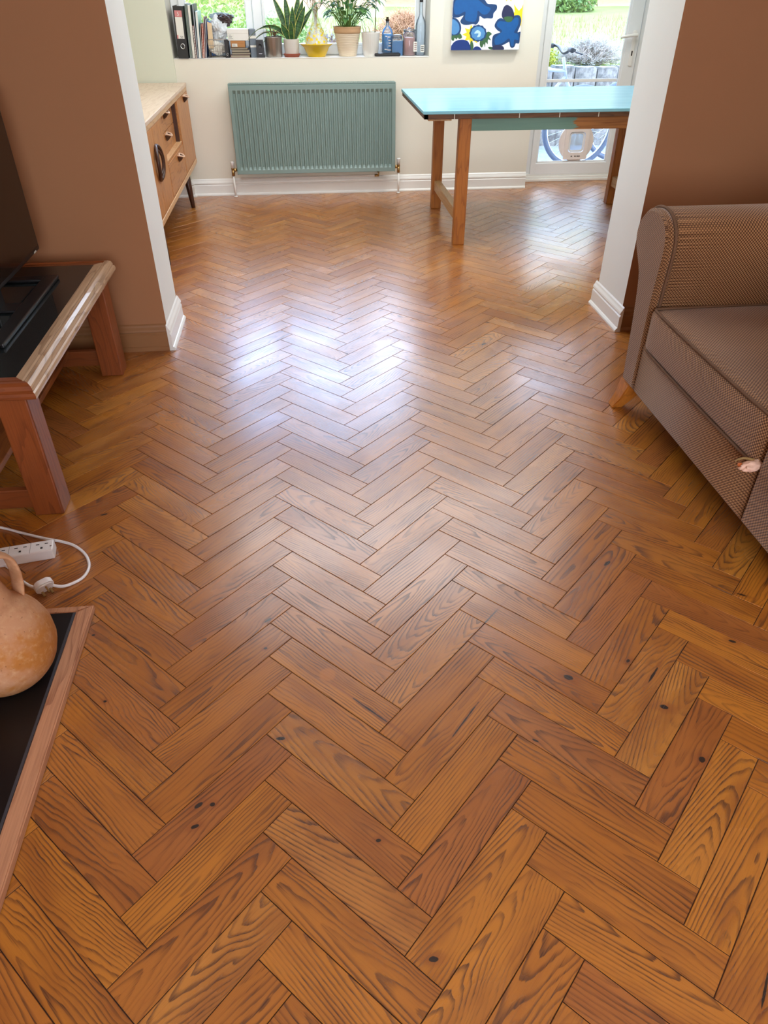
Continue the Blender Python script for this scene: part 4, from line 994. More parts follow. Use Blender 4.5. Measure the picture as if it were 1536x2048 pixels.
grey_plastic = plain('grey_translucent_card', srgb(150, 160, 168), .35, .1, 20)
green_grey = plain('grey_green_card', srgb(110, 122, 112), .6, .15, 20)
red_card = plain('dull_red_card', srgb(150, 40, 52), .5, .1); blue_card = plain('pale_blue_film', srgb(168, 206, 225), .25, .08, 30)
orange_card = plain('orange_red_card', srgb(205, 86, 50), .6, .1); maroon = plain('maroon_card', srgb(110, 42, 50), .5, .15)
paper = M['label_white']
flat_item('document_folder', 'grey plastic folder standing upright just right of the black lever arch file', 'folder', -.741, .016, .21, .312, 2, (grey_plastic, green_grey))
flat_item('document_folder', 'grey green folder standing between the grey folder and the red spiral notebook', 'folder', -.722, .018, .21, .305, 2, (green_grey, paper))
flat_item('notebook', 'dull red spiral bound notebook held between the upright folders', 'notebook', -.7065, .009, .15, .19, 2, (red_card, paper), y=5.997, spiral=M['black_plastic'])
flat_item('document_folder', 'slim black upright folder right of the red spiral notebook', 'folder', -.695, .010, .21, .31, 2, (M['black_card'], grey_plastic))
flat_item('plastic_wallet', 'pale blue see-through plastic wallet full of papers, standing among the folders', 'wallet', -.680, .016, .22, .27, 3, (blue_card, paper))
flat_item('magazine', 'thin black covered magazine leaning beside the pale blue plastic wallet', 'magazine', -.6665, .006, .2, .2, 4.5, (M['black_card'], paper))
flat_item('notebook', 'orange red spiral bound notebook leaning among the magazines', 'notebook', -.657, .008, .19, .20, 5.5, (orange_card, paper), spiral=orange_card)
flat_item('magazine', 'maroon covered magazine leaning right of the orange red notebook', 'magazine', -.648, .007, .2, .238, 6.2, (maroon, paper), y=6.012)
flat_item('magazine', 'dark blue covered magazine leaning against the wire basket', 'magazine', -.639, .007, .2, .225, 7, (plain('navy_card', srgb(40, 56, 92), .4), paper), y=6.014)
def blue_tub():
    t = tag_obj = MB(); t.box((-.035, 0, 0), (.035, .05, .208), .006); o = t.build('blue_box', plain('bright_blue_plastic', srgb(30, 130, 225), .35)); o.location = (-.585, 6.145, ZS)
    tag(o, 'upright bright blue box showing behind the wire basket', 'box')
blue_tub()
def basket():
    t = thing('wire_basket', 'small open wire basket heaped with papers on the window sill', 'basket', (-.553, 6.065, ZS))
    w, d, h = .064, .058, .108; b = MB()
    for z, k in ((.004, .90), (.040, .94), (.075, .97), (h, 1.0)):
        p = rounded_rect(-w * k, -d * k, w * k, d * k, .014, 4); b.tube([(x, y, z) for x, y in p], .0016 if z < h else .0026, 6, closed=True)
    for i in range(9):
        x = -w + 2 * w * i / 8
        for s_ in (-1, 1): b.tube([(x * .9, s_ * d * .9, .004), (x, s_ * d, h)], .0011, 5)
    for i in range(7):
        y = -d + 2 * d * i / 6
        for s_ in (-1, 1): b.tube([(s_ * w * .9, y * .9, .004), (s_ * w, y, h)], .0011, 5)
    for i in range(7): b.tube([(-w * .9, -d * .9 + 1.8 * d * i / 6, .004), (w * .9, -d * .9 + 1.8 * d * i / 6, .004)], .0011, 5)
    b.build('wire_frame', M['metal_grey'], t)
basket()
def crumple(name, label, cat, loc, size, mat, seed, amp=.35, sub=4, group=None, part='body'):
    t = MB(); bm2 = bmesh.new(); bmesh.ops.create_icosphere(bm2, subdivisions=sub, radius=1); off = Vector((seed * 3.1, seed * 1.7, seed))
    for v in bm2.verts:
        n = noise.noise(v.co * 1.6 + off) * amp + abs(noise.noise(v.co * 4.2 + off)) * amp * .8; k = 1 + n
        v.co = Vector((v.co.x * size[0] * k, v.co.y * size[1] * k, v.co.z * size[2] * k))
    zmin = min(v.co.z for v in bm2.verts)
    for v in bm2.verts: v.co.z -= zmin
    t.merge(bm2, 0, None, False); o = t.build(name, mat); o.location = loc; return tag(o, label, cat, group)
crumple('crumpled_paper', 'crumpled white paper filling the wire basket', 'paper', (-.555, 6.065, ZS + .007), (.046, .038, .040), M['label_white'], 1)
crumple('plastic_bag', 'rumpled clear plastic bag of white papers sticking up from the wire basket', 'plastic bag', (-.535, 6.075, ZS + .085), (.050, .036, .062), plain('milky_plastic_bag', srgb(215, 222, 228), .25, .1, 30), 2, .45)
crumple('glove', 'dark brown leather glove lying on top of the heap in the wire basket', 'glove', (-.497, 6.085, ZS + .175), (.056, .035, .030), plain('dark_brown_leather', srgb(58, 42, 44), .4, .2, 40), 5, .5)
crumple('cloth', 'pale grey blue cloth draped over the dark brown glove', 'cloth', (-.515, 6.11, ZS + .215), (.060, .03, .020), plain('grey_blue_cloth', srgb(150, 168, 184), .85, .1, 60), 8, .5)
b = MB(); b.prism([(-.045, 0), (-.010, 0), (-.006, .145), (-.036, .155)], 1, 0, .004); o = b.build('envelope', plain('manila_paper', srgb(222, 196, 158), .7)); o.location = (-.570, 6.028, ZS + .055); tag(o, 'manila envelope standing at the front of the wire basket', 'envelope')
def small_items():
    t = thing('mini_folder', 'narrow black ring folder standing between wire basket and white box', 'folder', (-.4895, 6.005, ZS))
    b = MB(); b.box((-.013, 0, 0), (-.011, .11, .108), .0005); b.box((.011, 0, 0), (.013, .11, .108), .0005); b.box((-.013, 0, 0), (.013, .002, .108), .0005); b.build('cover', M['black_card'], t)
    b = MB(); b.tube([(.001 + .006 * math.cos(a), -.002, .022 + .007 * math.sin(a)) for a in [2 * PI * i / 16 for i in range(16)]], .0013, 6, closed=True); b.build('finger_ring', M['chrome'], t)
    b = MB(); b.box((-.0105, .004, .003), (.0105, .105, .102)); b.build('papers', paper, t)
    # stack under the boxes
    cols = [maroon, M['black_card'], plain('dark_brown_cover', srgb(62, 48, 44), .5), M['black_card']]
    labs = ['maroon book at the bottom of the small stack', 'black book second from the bottom of the small stack', 'dark brown book third from the bottom of the stack', 'black book directly under the brown cardboard box']
    z = ZS
    for k, (c, l) in enumerate(zip(cols, labs)):
        h = (.017, .014, .016, .012)[k]; w = (.135, .132, .124, .118)[k]; tt = thing('book', l, 'book', (-.398 + (-.002, .003, -.001, -.006)[k], 6.07, z), math.radians((-2, 1, 3, -1)[k]), 'dark books stacked on the sill')
        b = MB(); b.box((-w / 2, -.055, 0), (w / 2, .055, .0018), .0005); b.box((-w / 2, -.055, h - .0018), (w / 2, .055, h), .0005); b.box((-w / 2, -.055, 0), (-w / 2 + .0018, .055, h), .0005); b.build('cover', c, tt)
        b = MB(); b.box((-w / 2 + .002, -.0535, .0019), (w / 2 - .002, .0535, h - .0019)); b.build('pages', plain('yellowed_pages', srgb(150, 140, 122), .8) if k == 0 else bpy.data.materials['yellowed_pages'], tt)
        z += h + .0002
    def carton(name, label, loc, w, d, h, mat, rz=0, lab=True, lid=True):
        tt = thing(name, label, 'box', loc, math.radians(rz)); b = MB(); b.box((-w / 2, -d / 2, 0), (w / 2, d / 2, h), .0015); b.build('carton', mat, tt)
        if lid: b = MB(); b.box((-w / 2 - .001, -d / 2 - .001, h * .62), (w / 2 + .001, d / 2 + .001, h + .001), .0015); b.build('lid', mat, tt)
        if lab:
            b = MB(); b.box((-w / 2 + .008, -d / 2 - .0018, h * .10), (-w / 2 + .045, -d / 2 - .001, h * .60)); lb = b.build('label', paper, tt)
            b = MB()
            for q in range(4): b.box((-w / 2 + .011, -d / 2 - .0022, h * (.18 + q * .10)), (-w / 2 + (.038, .030, .034, .027)[q], -d / 2 - .0018, h * (.21 + q * .10)))
            b.build('print_line', M['ink'], lb)
        return tt
    carton('cardboard_box', 'small brown cardboard box under the white box', (-.412, 6.075, z), .098, .09, .038, plain('brown_cardboard', srgb(176, 124, 76), .8)); z += .0402
    carton('white_box', 'white lidded cardboard box with a printed label, topmost of the stack on the sill', (-.404, 6.078, z), .146, .10, .066, plain('white_cardboard', srgb(228, 226, 220), .6), -2)
    t = thing('card_box', 'blue grey upright card box with pale bands, just right of the white box', 'box', (-.312, 6.08, ZS), math.radians(8))
    b = MB(); b.box((-.022, -.05, 0), (.022, .05, .165), .002); b.build('carton', plain('blue_grey_card', srgb(108, 120, 132), .5, .08), t)
    for za, zb in ((.112, .128), (.060, .072)):
        b = MB(); b.box((-.0225, -.0512, za), (.0225, -.0502, zb)); b.build('pale_band', paper, t)
    t = thing('speaker', 'small black desktop speaker standing on the sill left of the grey metal pot', 'speaker', (-.258, 6.02, ZS))
    b = MB(); b.prism([(-.028, 0), (.028, 0), (.022, .105), (-.026, .105)], 1, -.018, .018, bev=.004); b.build('body', M['black_plastic'], t)
    b = MB(); b.lathe([(0, 0), (.012, 0), (.014, .002), (.016, .0005)], 24, M=Matrix.Translation((0, -.018, .07)) @ Matrix.Rotation(PI / 2, 4, 'X')); b.build('cone', plain('grey_cone', srgb(60, 62, 66), .5), t)
    b = MB(); b.box((-.012, -.0192, .022), (.010, -.0178, .026)); b.build('badge', M['chrome'], t)
small_items()

def leaf_rows(base, dirv, L, w, droop, n=12, fold=.25, wave=0, seed=0, up=Vector((0, 0, 1)), prof=None):
    """rows of 5 points along a curved leaf"""
    d = Vector(dirv).normalized(); side = d.cross(up)
    if side.length < 1e-3: side = Vector((1, 0, 0))
    side.normalize(); p = Vector(base); rows = []; dd = d.copy()
    for k in range(n + 1):
        t = k / n; ww = w * (prof(t) if prof else math.sin(PI * min(1, t * .96 + .04)) ** .7)
        nrm = side.cross(dd).normalized()
        rows.append([p + side * (ww * a) + nrm * (abs(a) * ww * fold + wave * math.sin(t * 9 + seed + a) * ww) for a in (-1, -.75, 0, .75, 1)])
        dd = (dd + Vector((0, 0, -droop / n))).normalized(); p = p + dd * (L / n)
    return rows
def pot(t, prof, mat, seg=40, name='pot', rib=0, soil_z=None, soil_r=None, jit=None):
    b = MB(); b.lathe(prof, seg, jit=jit); p = b.build(name, mat, t)
    if soil_z:
        b = MB(); b.lathe([(0, soil_z), (soil_r, soil_z - .001), (soil_r, soil_z - .006), (0, soil_z - .006)], 24); b.build('soil', M['soil'], t)
    return p
def pots():
    # grey metal pot with a withered plant
    t = thing('withered_plant', 'withered brown plant in a ribbed grey metal pot on the window sill', 'potted plant', (-.166, 6.062, ZS))
    pot(t, [(0, 0), (.054, 0), (.057, .003), (.061, .118), (.0625, .121), (.060, .121), (.057, .112), (0, .110)], M['metal_grey'], 72, soil_z=.113, soil_r=.057, jit=lambda a, z: 1 + .012 * math.sin(a * 18))
    b = MB(); rng = random.Random(3)
    for i in range(16):
        a = rng.uniform(0, 2 * PI); b.strip(leaf_rows((.02 * math.cos(a), .02 * math.sin(a), .112), (math.cos(a) * .5, math.sin(a) * .35, 1.2), rng.uniform(.06, .12), .005, rng.uniform(.8, 2.6), 10, .3))
    b.build('leaves', plain('dry_brown_leaf', srgb(135, 110, 78), .7, .25, 60), t, fix=False)
    # snake plant
    t = thing('snake_plant', 'snake plant with yellow edged dark leaves in a white pot on a terracotta saucer', 'potted plant', (-.040, 6.066, ZS))
    pot(t, [(0, .008), (.046, .008), (.049, .012), (.0555, .104), (.057, .106), (.054, .106), (.052, .098), (0, .096)], M['white_ceramic'], soil_z=.100, soil_r=.052)
    b = MB(); b.lathe([(0, 0), (.050, 0), (.060, .018), (.062, .021), (.058, .021), (.050, .006), (0, .005)], 40); b.build('saucer', M['terra'], t)
    leaves = [((-.012, -.01), (-.62, -.12, 1.0), .36, .019, 2.3), ((-.018, .0), (-.95, -.05, 1.0), .33, .018, 2.1), ((-.02, -.012), (-1.0, -.15, .75), .22, .016, 1.6), ((-.01, -.016), (-.45, -.25, .9), .115, .022, .1),
              ((.0, .01), (-.10, .1, 1), .26, .022, .1), ((.008, -.012), (.08, -.08, 1), .20, .021, .0), ((.016, .0), (.32, -.02, 1), .25, .022, .2), ((.022, -.01), (.42, -.1, 1), .22, .023, .1),
              ((.012, .014), (.22, .15, 1), .29, .020, .1), ((-.006, .016), (-.35, .12, 1), .28, .020, .3), ((.024, .006), (.62, .05, 1), .24, .017, .3), ((.004, -.02), (.02, -.25, 1), .12, .018, .0)]
    for i, (bp, dv, L, w, dr) in enumerate(leaves):
        b = MB(); b.strip(leaf_rows((bp[0], bp[1], .098), dv, L, w, dr, 16, .35, .05, i, up=Vector((.0, -1, .15)) if abs(dv[0]) < .7 else Vector((0, 0, 1)), prof=lambda t: (.55 + .45 * min(1, t * 3.5)) * (1 - max(0, (t - .55) / .45) ** 1.8))); b.build('leaf', M['snake'], t, fix=False)
    # yellow bowl, and the glass vase standing in it
    t = thing('yellow_bowl', 'flared yellow glazed bowl holding the mottled glass vase', 'bowl', (.136, 6.078, ZS))
    b = MB(); b.lathe([(0, 0), (.062, 0), (.064, .003), (.090, .055), (.112, .071), (.117, .076), (.114, .079), (.106, .075), (.084, .060), (.058, .010), (0, .008)], 56); b.build('bowl', M['yellow_bowl'], t)
    t = thing('glass_vase', 'pear shaped clear and yellow mottled glass vase standing in the yellow bowl', 'vase', (.138, 6.078, ZS + .009))
    b = MB(); b.lathe([(.0, 0), (.045, .001), (.070, .025), (.080, .065), (.078, .095), (.062, .135), (.040, .175), (.024, .215), (.020, .25), (.026, .29), (.024, .29), (.018, .25), (.022, .215), (.037, .175), (.059, .135), (.075, .095), (.077, .065), (.067, .026), (.042, .004), (0, .003)], 48); b.build('vase', M['speckle'], t)
    rng = random.Random(5)
    b = MB()
    for i in range(22):
        a = rng.uniform(0, 2 * PI); s_ = rng.uniform(.1, .55); p = [Vector((.008 * math.cos(a), .008 * math.sin(a), .06))]; d = Vector((0, 0, 1))
        p.append(Vector((.010 * math.cos(a), .010 * math.sin(a), .24)))
        for k in range(6): d = Vector((math.cos(a) * s_ + rng.uniform(-.35, .35), math.sin(a) * s_ * .6 + rng.uniform(-.3, .3), rng.uniform(.3, .9))).normalized(); p.append(p[-1] + d * .04)
        b.tube(smooth_path(p, 3), .0012, 5)
    o = b.build('dried_branches', M['twig']); o.location = (.138, 6.078, ZS + .010); tag(o, 'bunch of fine dried branches standing in the mottled glass vase', 'dried branches', kind='stuff')
    # beige ribbed pot
    t = thing('peace_lily', 'leafy green peace lily in a large beige ribbed pot with a tan rim band', 'potted plant', (.360, 6.100, ZS))
    prof = [(0, 0), (.061, 0)]; n = 13
    for k in range(n):
        z0_ = .004 + k * .0101; r = .062 + .029 * (z0_ / .135); prof += [(r, z0_), (r + .0022, z0_ + .004), (r + .0006, z0_ + .0085)]
    prof += [(.0915, .136)]
    b = MB(); b.lathe(prof + [(.088, .136), (.06, .01), (0, .01)], 56); b.build('pot', M['beige_pot'], t)
    b = MB(); b.lathe([(.0905, .136), (.0945, .138), (.0965, .155), (.097, .168), (.0995, .172), (.099, .177), (.094, .177), (.091, .165), (.088, .136)], 56, cap=False); b.build('rim_band', M['beige_band'], t)
    b = MB(); b.lathe([(0, .160), (.091, .158), (.091, .152), (0, .150)], 32); b.build('soil', M['soil'], t)
    rng = random.Random(8); bs = MB(); bl = MB()
    for i in range(84):
        a = rng.uniform(0, 2 * PI); r = rng.uniform(0, .05); base = Vector((r * math.cos(a), r * math.sin(a), .158)); out = rng.uniform(.1, .85); L = rng.uniform(.07, .26)
        d = Vector((math.cos(a) * out, math.sin(a) * out * .7 - .1, 1)).normalized(); p = [base, base + d * L * .5, base + d * L + Vector((math.cos(a) * .02, 0, -.01 * out))]
        bs.tube(smooth_path(p, 3), .0018, 5)
        ld = (p[2] - p[1]).normalized() + Vector((math.cos(a) * .5, -.2, -.1)); bl.strip(leaf_rows(p[2], ld, rng.uniform(.06, .105), rng.uniform(.016, .028), rng.uniform(1.2, 2.4), 9, .2, .1, i, prof=lambda t: math.sin(PI * t ** .75) ** .8 if 0 < t < 1 else .02))
    bs.build('stems', M['stem'], t); bl.build('foliage', M['leaf'], t, fix=False)
    # white fluted pot with a spindly plant
    t = thing('orchid_pot', 'white fluted pot with a tall thin support stick and a few spindly shoots', 'potted plant', (.523, 6.070, ZS))
    pot(t, [(0, 0), (.050, 0), (.052, .003), (.055, .035), (.057, .038), (.065, .138), (.067, .143), (.063, .143), (.061, .130), (0, .128)], M['white_ceramic'], 120, soil_z=.134, soil_r=.061, jit=lambda a, z: 1 + (.010 * math.sin(a * 30) if .037 < z < .14 else 0))
    b = MB(); b.tube([(.035, 0, .128), (.045, .0, .42)], .0022, 6); b.tube([(.030, .01, .128), (.047, .004, .40)], .0018, 6); b.build('support_stick', M['twig'], t)
    b = MB()
    for pts in ([(-.04, 0, .13), (-.055, 0, .17), (-.062, 0, .215)], [(-.035, -.01, .13), (-.036, -.01, .16), (-.048, -.01, .185)], [(-.005, 0, .13), (-.008, 0, .16), (-.02, 0, .178)]): b.tube(smooth_path(pts, 4), [.0026] * 4 + [.0018] * 5, 6)
    b.build('shoots', plain('tan_shoot', srgb(170, 130, 80), .6, .2, 60), t)
    b = MB(); b.box((.546, 6.008, ZS), (.732, 6.075, ZS + .020), .008, seg=3); o = b.build('glasses_case', M['black_plastic']); tag(o, 'flat black case lying in front of the white fluted pot', 'case')
pots()
def bottles():
    blue_l = plain('blue_liquid', srgb(16, 140, 205), .15, .05)
    t = thing('bottle', 'squat glass bottle of bright blue liquid with a cork stopper', 'bottle', (.651, 6.135, ZS))
    b = MB(); b.lathe([(0, 0), (.038, 0), (.0405, .004), (.0405, .135), (.034, .155), (.014, .175), (.0115, .18), (.0115, .200), (.013, .202), (.010, .202), (.009, .18), (.012, .172), (0, .172)], 40); b.build('glass', M['clear'], t)
    b = MB(); b.lathe([(0, .003), (.037, .003), (.0388, .006), (.0388, .128), (0, .128)], 40); b.build('liquid', blue_l, t)
    b = MB(); b.lathe([(0, .195), (.0085, .195), (.0085, .204), (.013, .204), (.013, .216), (.0085, .218), (.0085, .228), (0, .229)], 24); b.build('stopper', M['soil'], t)
    b = MB()
    for k, (x, z, w) in enumerate([(-.012, .112, .014), (.008, .108, .018), (.010, .088, .02), (.012, .072, .017), (.010, .055, .02), (-.014, .034, .022), (.008, .030, .026)]): b.box((x - w / 2, -.0425 + abs(x) * .25, z), (x + w / 2, -.0405 + abs(x) * .25, z + .006), .0005)
    b.build('print_mark', M['label_white'], t)
    t = thing('candle_jar', 'short blue candle in a square glass jar beside the blue bottle', 'candle jar', (.717, 6.105, ZS))
    b = MB(); b.prism(rounded_rect(-.039, -.035, .039, .035, .008), 2, 0, .088, bev=.002); b.build('wax', blue_l, t)
    b = MB(); b.prism(rounded_rect(-.041, -.037, .041, .037, .009), 2, 0, .104); b.build('glass', M['clear'], t)
    b = MB(); b.lathe([(0, .104), (.036, .104), (.038, .108), (.036, .120), (.020, .126), (0, .128)], 32); b.build('lid', M['clear'], t)
    t = thing('candle_jar', 'tall pink candle in a lidded glass jar near the end of the sill', 'candle jar', (.803, 6.085, ZS))
    b = MB(); b.lathe([(0, .003), (.042, .003), (.042, .108), (0, .108)], 40); b.build('wax', plain('dusty_pink_wax', srgb(215, 150, 140), .5, .05), t)
    b = MB(); b.lathe([(0, 0), (.044, 0), (.045, .004), (.045, .130), (.040, .142), (0, .142)], 40); b.build('glass', M['clear'], t)
    b = MB(); b.lathe([(.0, .142), (.038, .142), (.043, .146), (.043, .156), (.010, .160), (.010, .168), (0, .170)], 40); b.build('lid', M['clear'], t)
    b = MB(); b.box((.012, -.0475, .025), (.040, -.0395, .085), .001, M=Matrix.Rotation(.35, 4, 'Z')); lb = b.build('label', M['label_white'], t)
    b = MB()
    for k in range(4): b.box((.017, -.0480, .035 + k * .012), (.035, -.0474, .039 + k * .012), M=Matrix.Rotation(.35, 4, 'Z'))
    b.build('print_line', maroon, lb)
    t = thing('bottle', 'tall empty clear glass bottle, last thing at the right end of the sill', 'bottle', (.884, 6.085, ZS))
    b = MB(); b.lathe([(0, 0), (.036, 0), (.038, .004), (.038, .175), (.034, .205), (.016, .235), (.012, .25), (.012, .31), (.014, .315), (.010, .315), (.0, .31)], 40); b.build('glass', M['clear'], t)
    b = MB(); b.box((-.004, -.0405, .022), (.024, -.0375, .066), .0005); lb = b.build('label', M['label_white'], t)
    b = MB()
    for k in range(3): b.box((.000, -.0410, .030 + k * .011), (.020, -.0404, .035 + k * .011))
    b.build('print_line', M['ink'], lb)
    b = MB(); b.lathe([(0, 0), (.013, 0), (.013, .012), (0, .014)], 24, center=(0, 0, .3155)); b.build('cap', M['black_plastic'], t)
bottles()

# ================================================================== GARDEN
def garden():
    b = MB(); b.box((-12, 6.33, -.30), (14, 8.06, -.05)); struct(b.build('garden_path', M['gravel']), 'grey gravel path outside the door')
    b = MB(); rng = random.Random(2); x = -6.
    while x < 9:                                            # retaining wall of upright concrete logs, plus coping stones
        w = rng.uniform(.16, .22); n = 6
        poly = [(x, 8.02)] + [(x + w * i / n, 8.02 - .035 * math.sin(PI * i / n) ** .6) for i in range(1, n)] + [(x + w, 8.02), (x + w, 8.16), (x, 8.16)]
        b.prism([(p[0], p[1]) for p in poly], 2, -.1, .650 + rng.uniform(-.012, .012), bev=.008); x += w + .012
    struct(b.build('retaining_wall', M['concrete']), 'low grey retaining wall of upright concrete logs holding up the lawn')
    b = MB(); nx, ny = 60, 40; rows = []
    for j in range(ny + 1):
        y = 8.16 + (14.2 - 8.16) * j / ny
        rows.append([(-12 + 28 * i / nx, y, .60 + .36 * (j / ny) ** 1.1 + .02 * noise.noise(Vector((i * .6, j * .6, 0)))) for i in range(nx + 1)])
    b.strip(rows); o = b.build('lawn_ground', M['grass'], fix=False); struct(o, 'bright grassy lawn rising towards the fence')
    for f in o.data.polygons:
        if f.normal.z < 0: f.flip()
    b = MB(); rng = random.Random(4)
    for i in range(9000):
        x, y = rng.uniform(-3, 6.5), 8.2 + 4.5 * rng.random() ** 1.6; z = .60 + .36 * ((y - 8.16) / 6.04) ** 1.1 - .01; h = rng.uniform(.04, .11); a = rng.uniform(0, PI)
        dx, dy = math.cos(a) * .006, math.sin(a) * .006; v = [b.bm.verts.new(p) for p in ((x - dx, y - dy, z), (x + dx, y + dy, z), (x + rng.uniform(-.03, .03), y + rng.uniform(-.03, .03), z + h))]; b.bm.faces.new(v)
    tag(b.build('grass', foliage('grass_blades', srgb(124, 142, 66), srgb(160, 164, 100), .6, .5), fix=False), 'long green grass growing on the raised lawn', 'grass', kind='stuff')
    # fence of wide horizontal boards
    t = thing('fence', 'pale timber fence of wide horizontal boards at the end of the lawn', 'fence', (1, 14.3, .9))
    b = MB()
    for k in range(5): b.box((-13, -.02 - .004 * (k % 2), .02 + k * .18), (14, .02, .185 + k * .18), .004)
    b.build('board_panel', M['fence'], t)
    for x in range(-12, 14, 3):
        b = MB(); b.box((x - .05, .02, -.3), (x + .05, .12, 1.0), .005); b.build('post', M['fence'], t)
def clump(name, label, cat, loc, R, n, size, mat, seed, stem=None, stems=5, squash=1., aspect=.45, group=None):
    """shrub or tree crown built of many small leaves around a branching frame"""
    t = thing(name, label, cat, loc, 0, group); rng = random.Random(seed); b = MB()
    for i in range(n):
        d = Vector((rng.gauss(0, 1), rng.gauss(0, 1), rng.gauss(0, 1))).normalized(); rr = rng.random() ** .4
        lump = 1 + .28 * noise.noise(d * 2.3 + Vector((seed, 0, 0))) + .1 * noise.noise(d * 6 + Vector((seed, 3, 0)))
        p = Vector((d.x * R[0], d.y * R[1], d.z * R[2])) * rr * lump; p.z += R[2] * squash
        if p.z < .01: continue
        u = Vector((rng.gauss(0, 1), rng.gauss(0, 1), rng.gauss(0, 1))).normalized(); w = u.cross(Vector((rng.gauss(0, 1), rng.gauss(0, 1), rng.gauss(0, 1)))).normalized(); s_ = size * rng.uniform(.6, 1.3)
        v = [b.bm.verts.new(p + q) for q in (-u * s_, w * s_ * aspect, u * s_, -w * s_ * aspect)]; b.bm.faces.new(v)
    b.build('foliage', mat, t, fix=False)
    b = MB()
    for i in range(stems):
        a = rng.uniform(0, 2 * PI); o = rng.uniform(.1, .6); b.tube(smooth_path([(0, 0, 0), (math.cos(a) * R[0] * o * .3, math.sin(a) * R[1] * o * .3, R[2] * squash * .5), (math.cos(a) * R[0] * o, math.sin(a) * R[1] * o, R[2] * squash * 1.2)], 4), [.018 * R[2] * (1 - .07 * k) + .002 for k in range(9)], 6)
    b.build('stems', stem or M['twig'], t); return t
def twiggy(name, label, cat, loc, R, n, mat, seed, leafmat=None, leafn=0, r=.0022):
    """dome of fine arching twigs"""
    t = thing(name, label, cat, loc); rng = random.Random(seed); b = MB(); tips = []
    for i in range(n):
        a = rng.uniform(0, 2 * PI); e = rng.uniform(.15, 1.45); L = rng.uniform(.7, 1.05)
        tip = Vector((math.cos(a) * math.cos(e) * R[0], math.sin(a) * math.cos(e) * R[1], math.sin(e) * R[2])) * L
        mid = tip * .5 + Vector((0, 0, R[2] * .12)) + Vector((rng.uniform(-1, 1), rng.uniform(-1, 1), 0)) * R[0] * .06
        b.tube([Vector((rng.uniform(-.05, .05), rng.uniform(-.03, .03), 0)), mid, tip], [r * 1.5, r, r * .6], 4)
        for q in range(2):
            s_ = mid.lerp(tip, rng.uniform(.2, .9)); b.tube([s_, s_ + Vector((rng.uniform(-1, 1), rng.uniform(-1, 1), rng.uniform(0, 1.3))) * R[2] * .2], [r * .8, r * .5], 4)
        tips.append(tip)
    b.build('twigs', mat, t)
    if leafmat:
        b = MB()
        for i in range(leafn):
            p = rng.choice(tips) * rng.uniform(.75, 1.05) + Vector((rng.uniform(-.02, .02), rng.uniform(-.02, .02), 0)); u = Vector((rng.gauss(0, 1), rng.gauss(0, 1), rng.gauss(0, 1) + 1)).normalized() * .014; w = u.orthogonal().normalized() * .005
            v = [b.bm.verts.new(p + q) for q in (-u, w, u, -w)]; b.bm.faces.new(v)
        b.build('leaves', leafmat, t, fix=False)
    return t
garden()
g_bright = foliage('bright_yellow_green', srgb(103, 140, 51), srgb(159, 166, 81)); g_mid = foliage('mid_green', srgb(70, 107, 51), srgb(122, 144, 70)); g_yel = foliage('sunlit_yellow_green', srgb(120, 134, 14), srgb(160, 160, 24))
clump('garden_shrub', 'bright green leafy shrub close outside the left window pane', 'shrub', (-.78, 7.55, -.05), (.62, .32, .72), 9000, .018, g_bright, 1, squash=1.05)
clump('garden_shrub', 'pale green bush behind the snake plant, outside the window', 'shrub', (-.22, 8.95, .61), (.50, .35, .26), 3500, .018, g_mid, 2, squash=.8)
twiggy('lavender_bush', 'wide grey twiggy lavender bush on the retaining wall outside the door', 'bush', (2.98, 8.38, .60), (.46, .28, .29), 520, M['pale_twig'], 3, foliage('grey_green_lavender', srgb(129, 133, 122), srgb(151, 151, 148)), 1600)
twiggy('bare_bush', 'bare brown branching bush outside behind the glass vase', 'bush', (.30, 8.36, .60), (.30, .20, .34), 150, M['twig'], 5, foliage('lilac_bud', srgb(103, 96, 129), srgb(129, 122, 148)), 700, r=.003)
clump('garden_shrub', 'small yellow flowering plant behind the bicycle handlebar', 'shrub', (2.47, 8.32, .58), (.17, .14, .14), 1200, .016, g_yel, 6, squash=.6)
twiggy('ornamental_grass', 'arching orange tan clump of dry ornamental grass beyond the bottles', 'ornamental grass', (1.27, 9.9, .70), (.46, .40, .36), 700, plain('dry_grass_straw', srgb(166, 125, 92), .8, .12, 30), 9, r=.004)
clump('garden_shrub', 'low green bush at the foot of the fence seen through the door', 'shrub', (4.25, 13.6, .90), (.55, .35, .26), 3000, .035, g_mid, 10, squash=.6)
rng_t = random.Random(21)
for i, (x, y, r, h, mt, lab) in enumerate([(-8.0, 16.6, 2.0, 1.7, g_mid, 'leafy green tree furthest left beyond the fence'), (-2.5, 16.8, 1.6, 1.6, g_bright, 'bright leafy tree beyond the fence left of the window middle'), (1.0, 18.4, 1.8, 1.35, g_mid, 'broad leafy tree beyond the fence behind the window middle'),
                                  (5.9, 16.0, 2.3, 1.85, g_yel, 'sunlit yellow green tree beyond the fence, seen past the door'), (10.6, 17.6, 2.0, 1.8, g_mid, 'leafy tree furthest right beyond the fence')]):
    clump('tree', lab, 'tree', (x, y, .4), (r, 1.0, h), 9000, .085, mt, 30 + i, squash=1.15, group='trees beyond the fence')

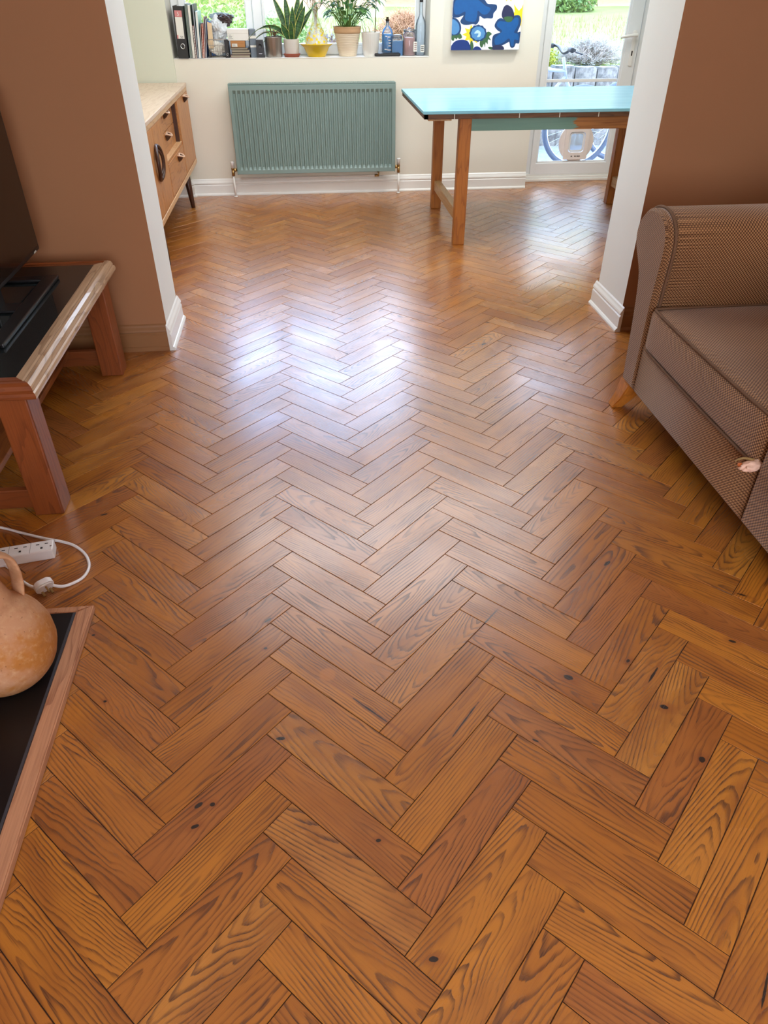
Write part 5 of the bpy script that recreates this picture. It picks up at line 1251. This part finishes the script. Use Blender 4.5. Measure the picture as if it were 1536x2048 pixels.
def make_bicycle(label, loc, rz):
    t = thing('bicycle', label, 'bicycle', loc, rz, 'bicycles outside the door'); W_ = .33
    tyre = plain('grey_tyre', srgb(96, 104, 118), .8) if 'grey_tyre' not in MATS else MATS['grey_tyre']; fr = plain('white_cycle_frame', srgb(170, 178, 188), .3) if 'white_cycle_frame' not in MATS else MATS['white_cycle_frame']
    for cx in (0, 1.04):
        c = lambda r, a, y=0: (cx + r * math.cos(a), y, W_ + r * math.sin(a))
        b = MB(); b.tube([c(W_ - .019, 2 * PI * i / 64) for i in range(64)], .019, 10, closed=True); wh = b.build('wheel', tyre, t)
        b = MB(); b.tube([c(W_ - .043, 2 * PI * i / 64) for i in range(64)], .008, 8, closed=True); b.build('rim', M['chrome'], wh)
        b = MB(); b.cyl((cx, -.05, W_), (cx, .05, W_), .018); b.build('hub', M['chrome'], wh)
        b = MB()
        for i in range(28): b.tube([c(.018, 2 * PI * i / 28 + (.3 if i % 2 else -.3), .025 * (-1) ** i), c(W_ - .045, 2 * PI * i / 28)], .0013, 4)
        b.build('spokes', M['chrome'], wh)
    hx, hz = .22, .86; b = MB()
    for p in ([(0, .05, W_), (.13, .02, .62), (.17, 0, .70)], [(0, -.05, W_), (.13, -.02, .62), (.17, 0, .70)], [(.17, 0, .70), (hx, 0, hz)], [(.19, 0, .76), (.68, 0, .80)], [(.18, 0, .72), (.58, 0, .30)], [(.58, 0, .30), (.70, 0, .88)], [(.58, 0, .30), (1.04, .05, W_)], [(.58, 0, .30), (1.04, -.05, W_)], [(.68, 0, .78), (1.04, .05, W_)], [(.68, 0, .78), (1.04, -.05, W_)]):
        b.tube(p, .014, 8)
    b.build('frame', fr, t)
    b = MB(); b.tube(smooth_path([(hx + .03, -.30, .93), (hx, -.16, .93), (hx, 0, .89), (hx, .16, .93), (hx + .03, .30, .93)], 5), .012, 8); hb = b.build('handlebar', M['black_plastic'], t)
    for s_ in (-1, 1):
        b = MB(); b.tube([(hx + .03, s_ * .20, .93), (hx + .05, s_ * .31, .93)], .018, 10); b.tube([(hx - .03, s_ * .18, .91), (hx - .05, s_ * .28, .90)], .005, 6); b.build('grip', M['black_rubber'], hb)
    b = MB(); b.prism([(.62, -.02), (.86, -.07), (.90, 0), (.86, .07), (.62, .02)], 2, .90, .94, bev=.012); b.build('saddle', M['black_plastic'], t)
    b = MB(); b.lathe([(0, -.004), (.085, -.004), (.085, .004), (0, .004)], 32, M=Matrix.Translation((.58, .04, .30)) @ Matrix.Rotation(PI / 2, 4, 'X')); b.build('chainring', M['metal_grey'], t)
make_bicycle('bicycle nearer the glass, its front wheel right behind the cat flap', (2.45, 6.95, -.05), PI + .06)
make_bicycle('further bicycle, its front wheel right of the cat flap', (2.93, 7.22, -.05), .05)
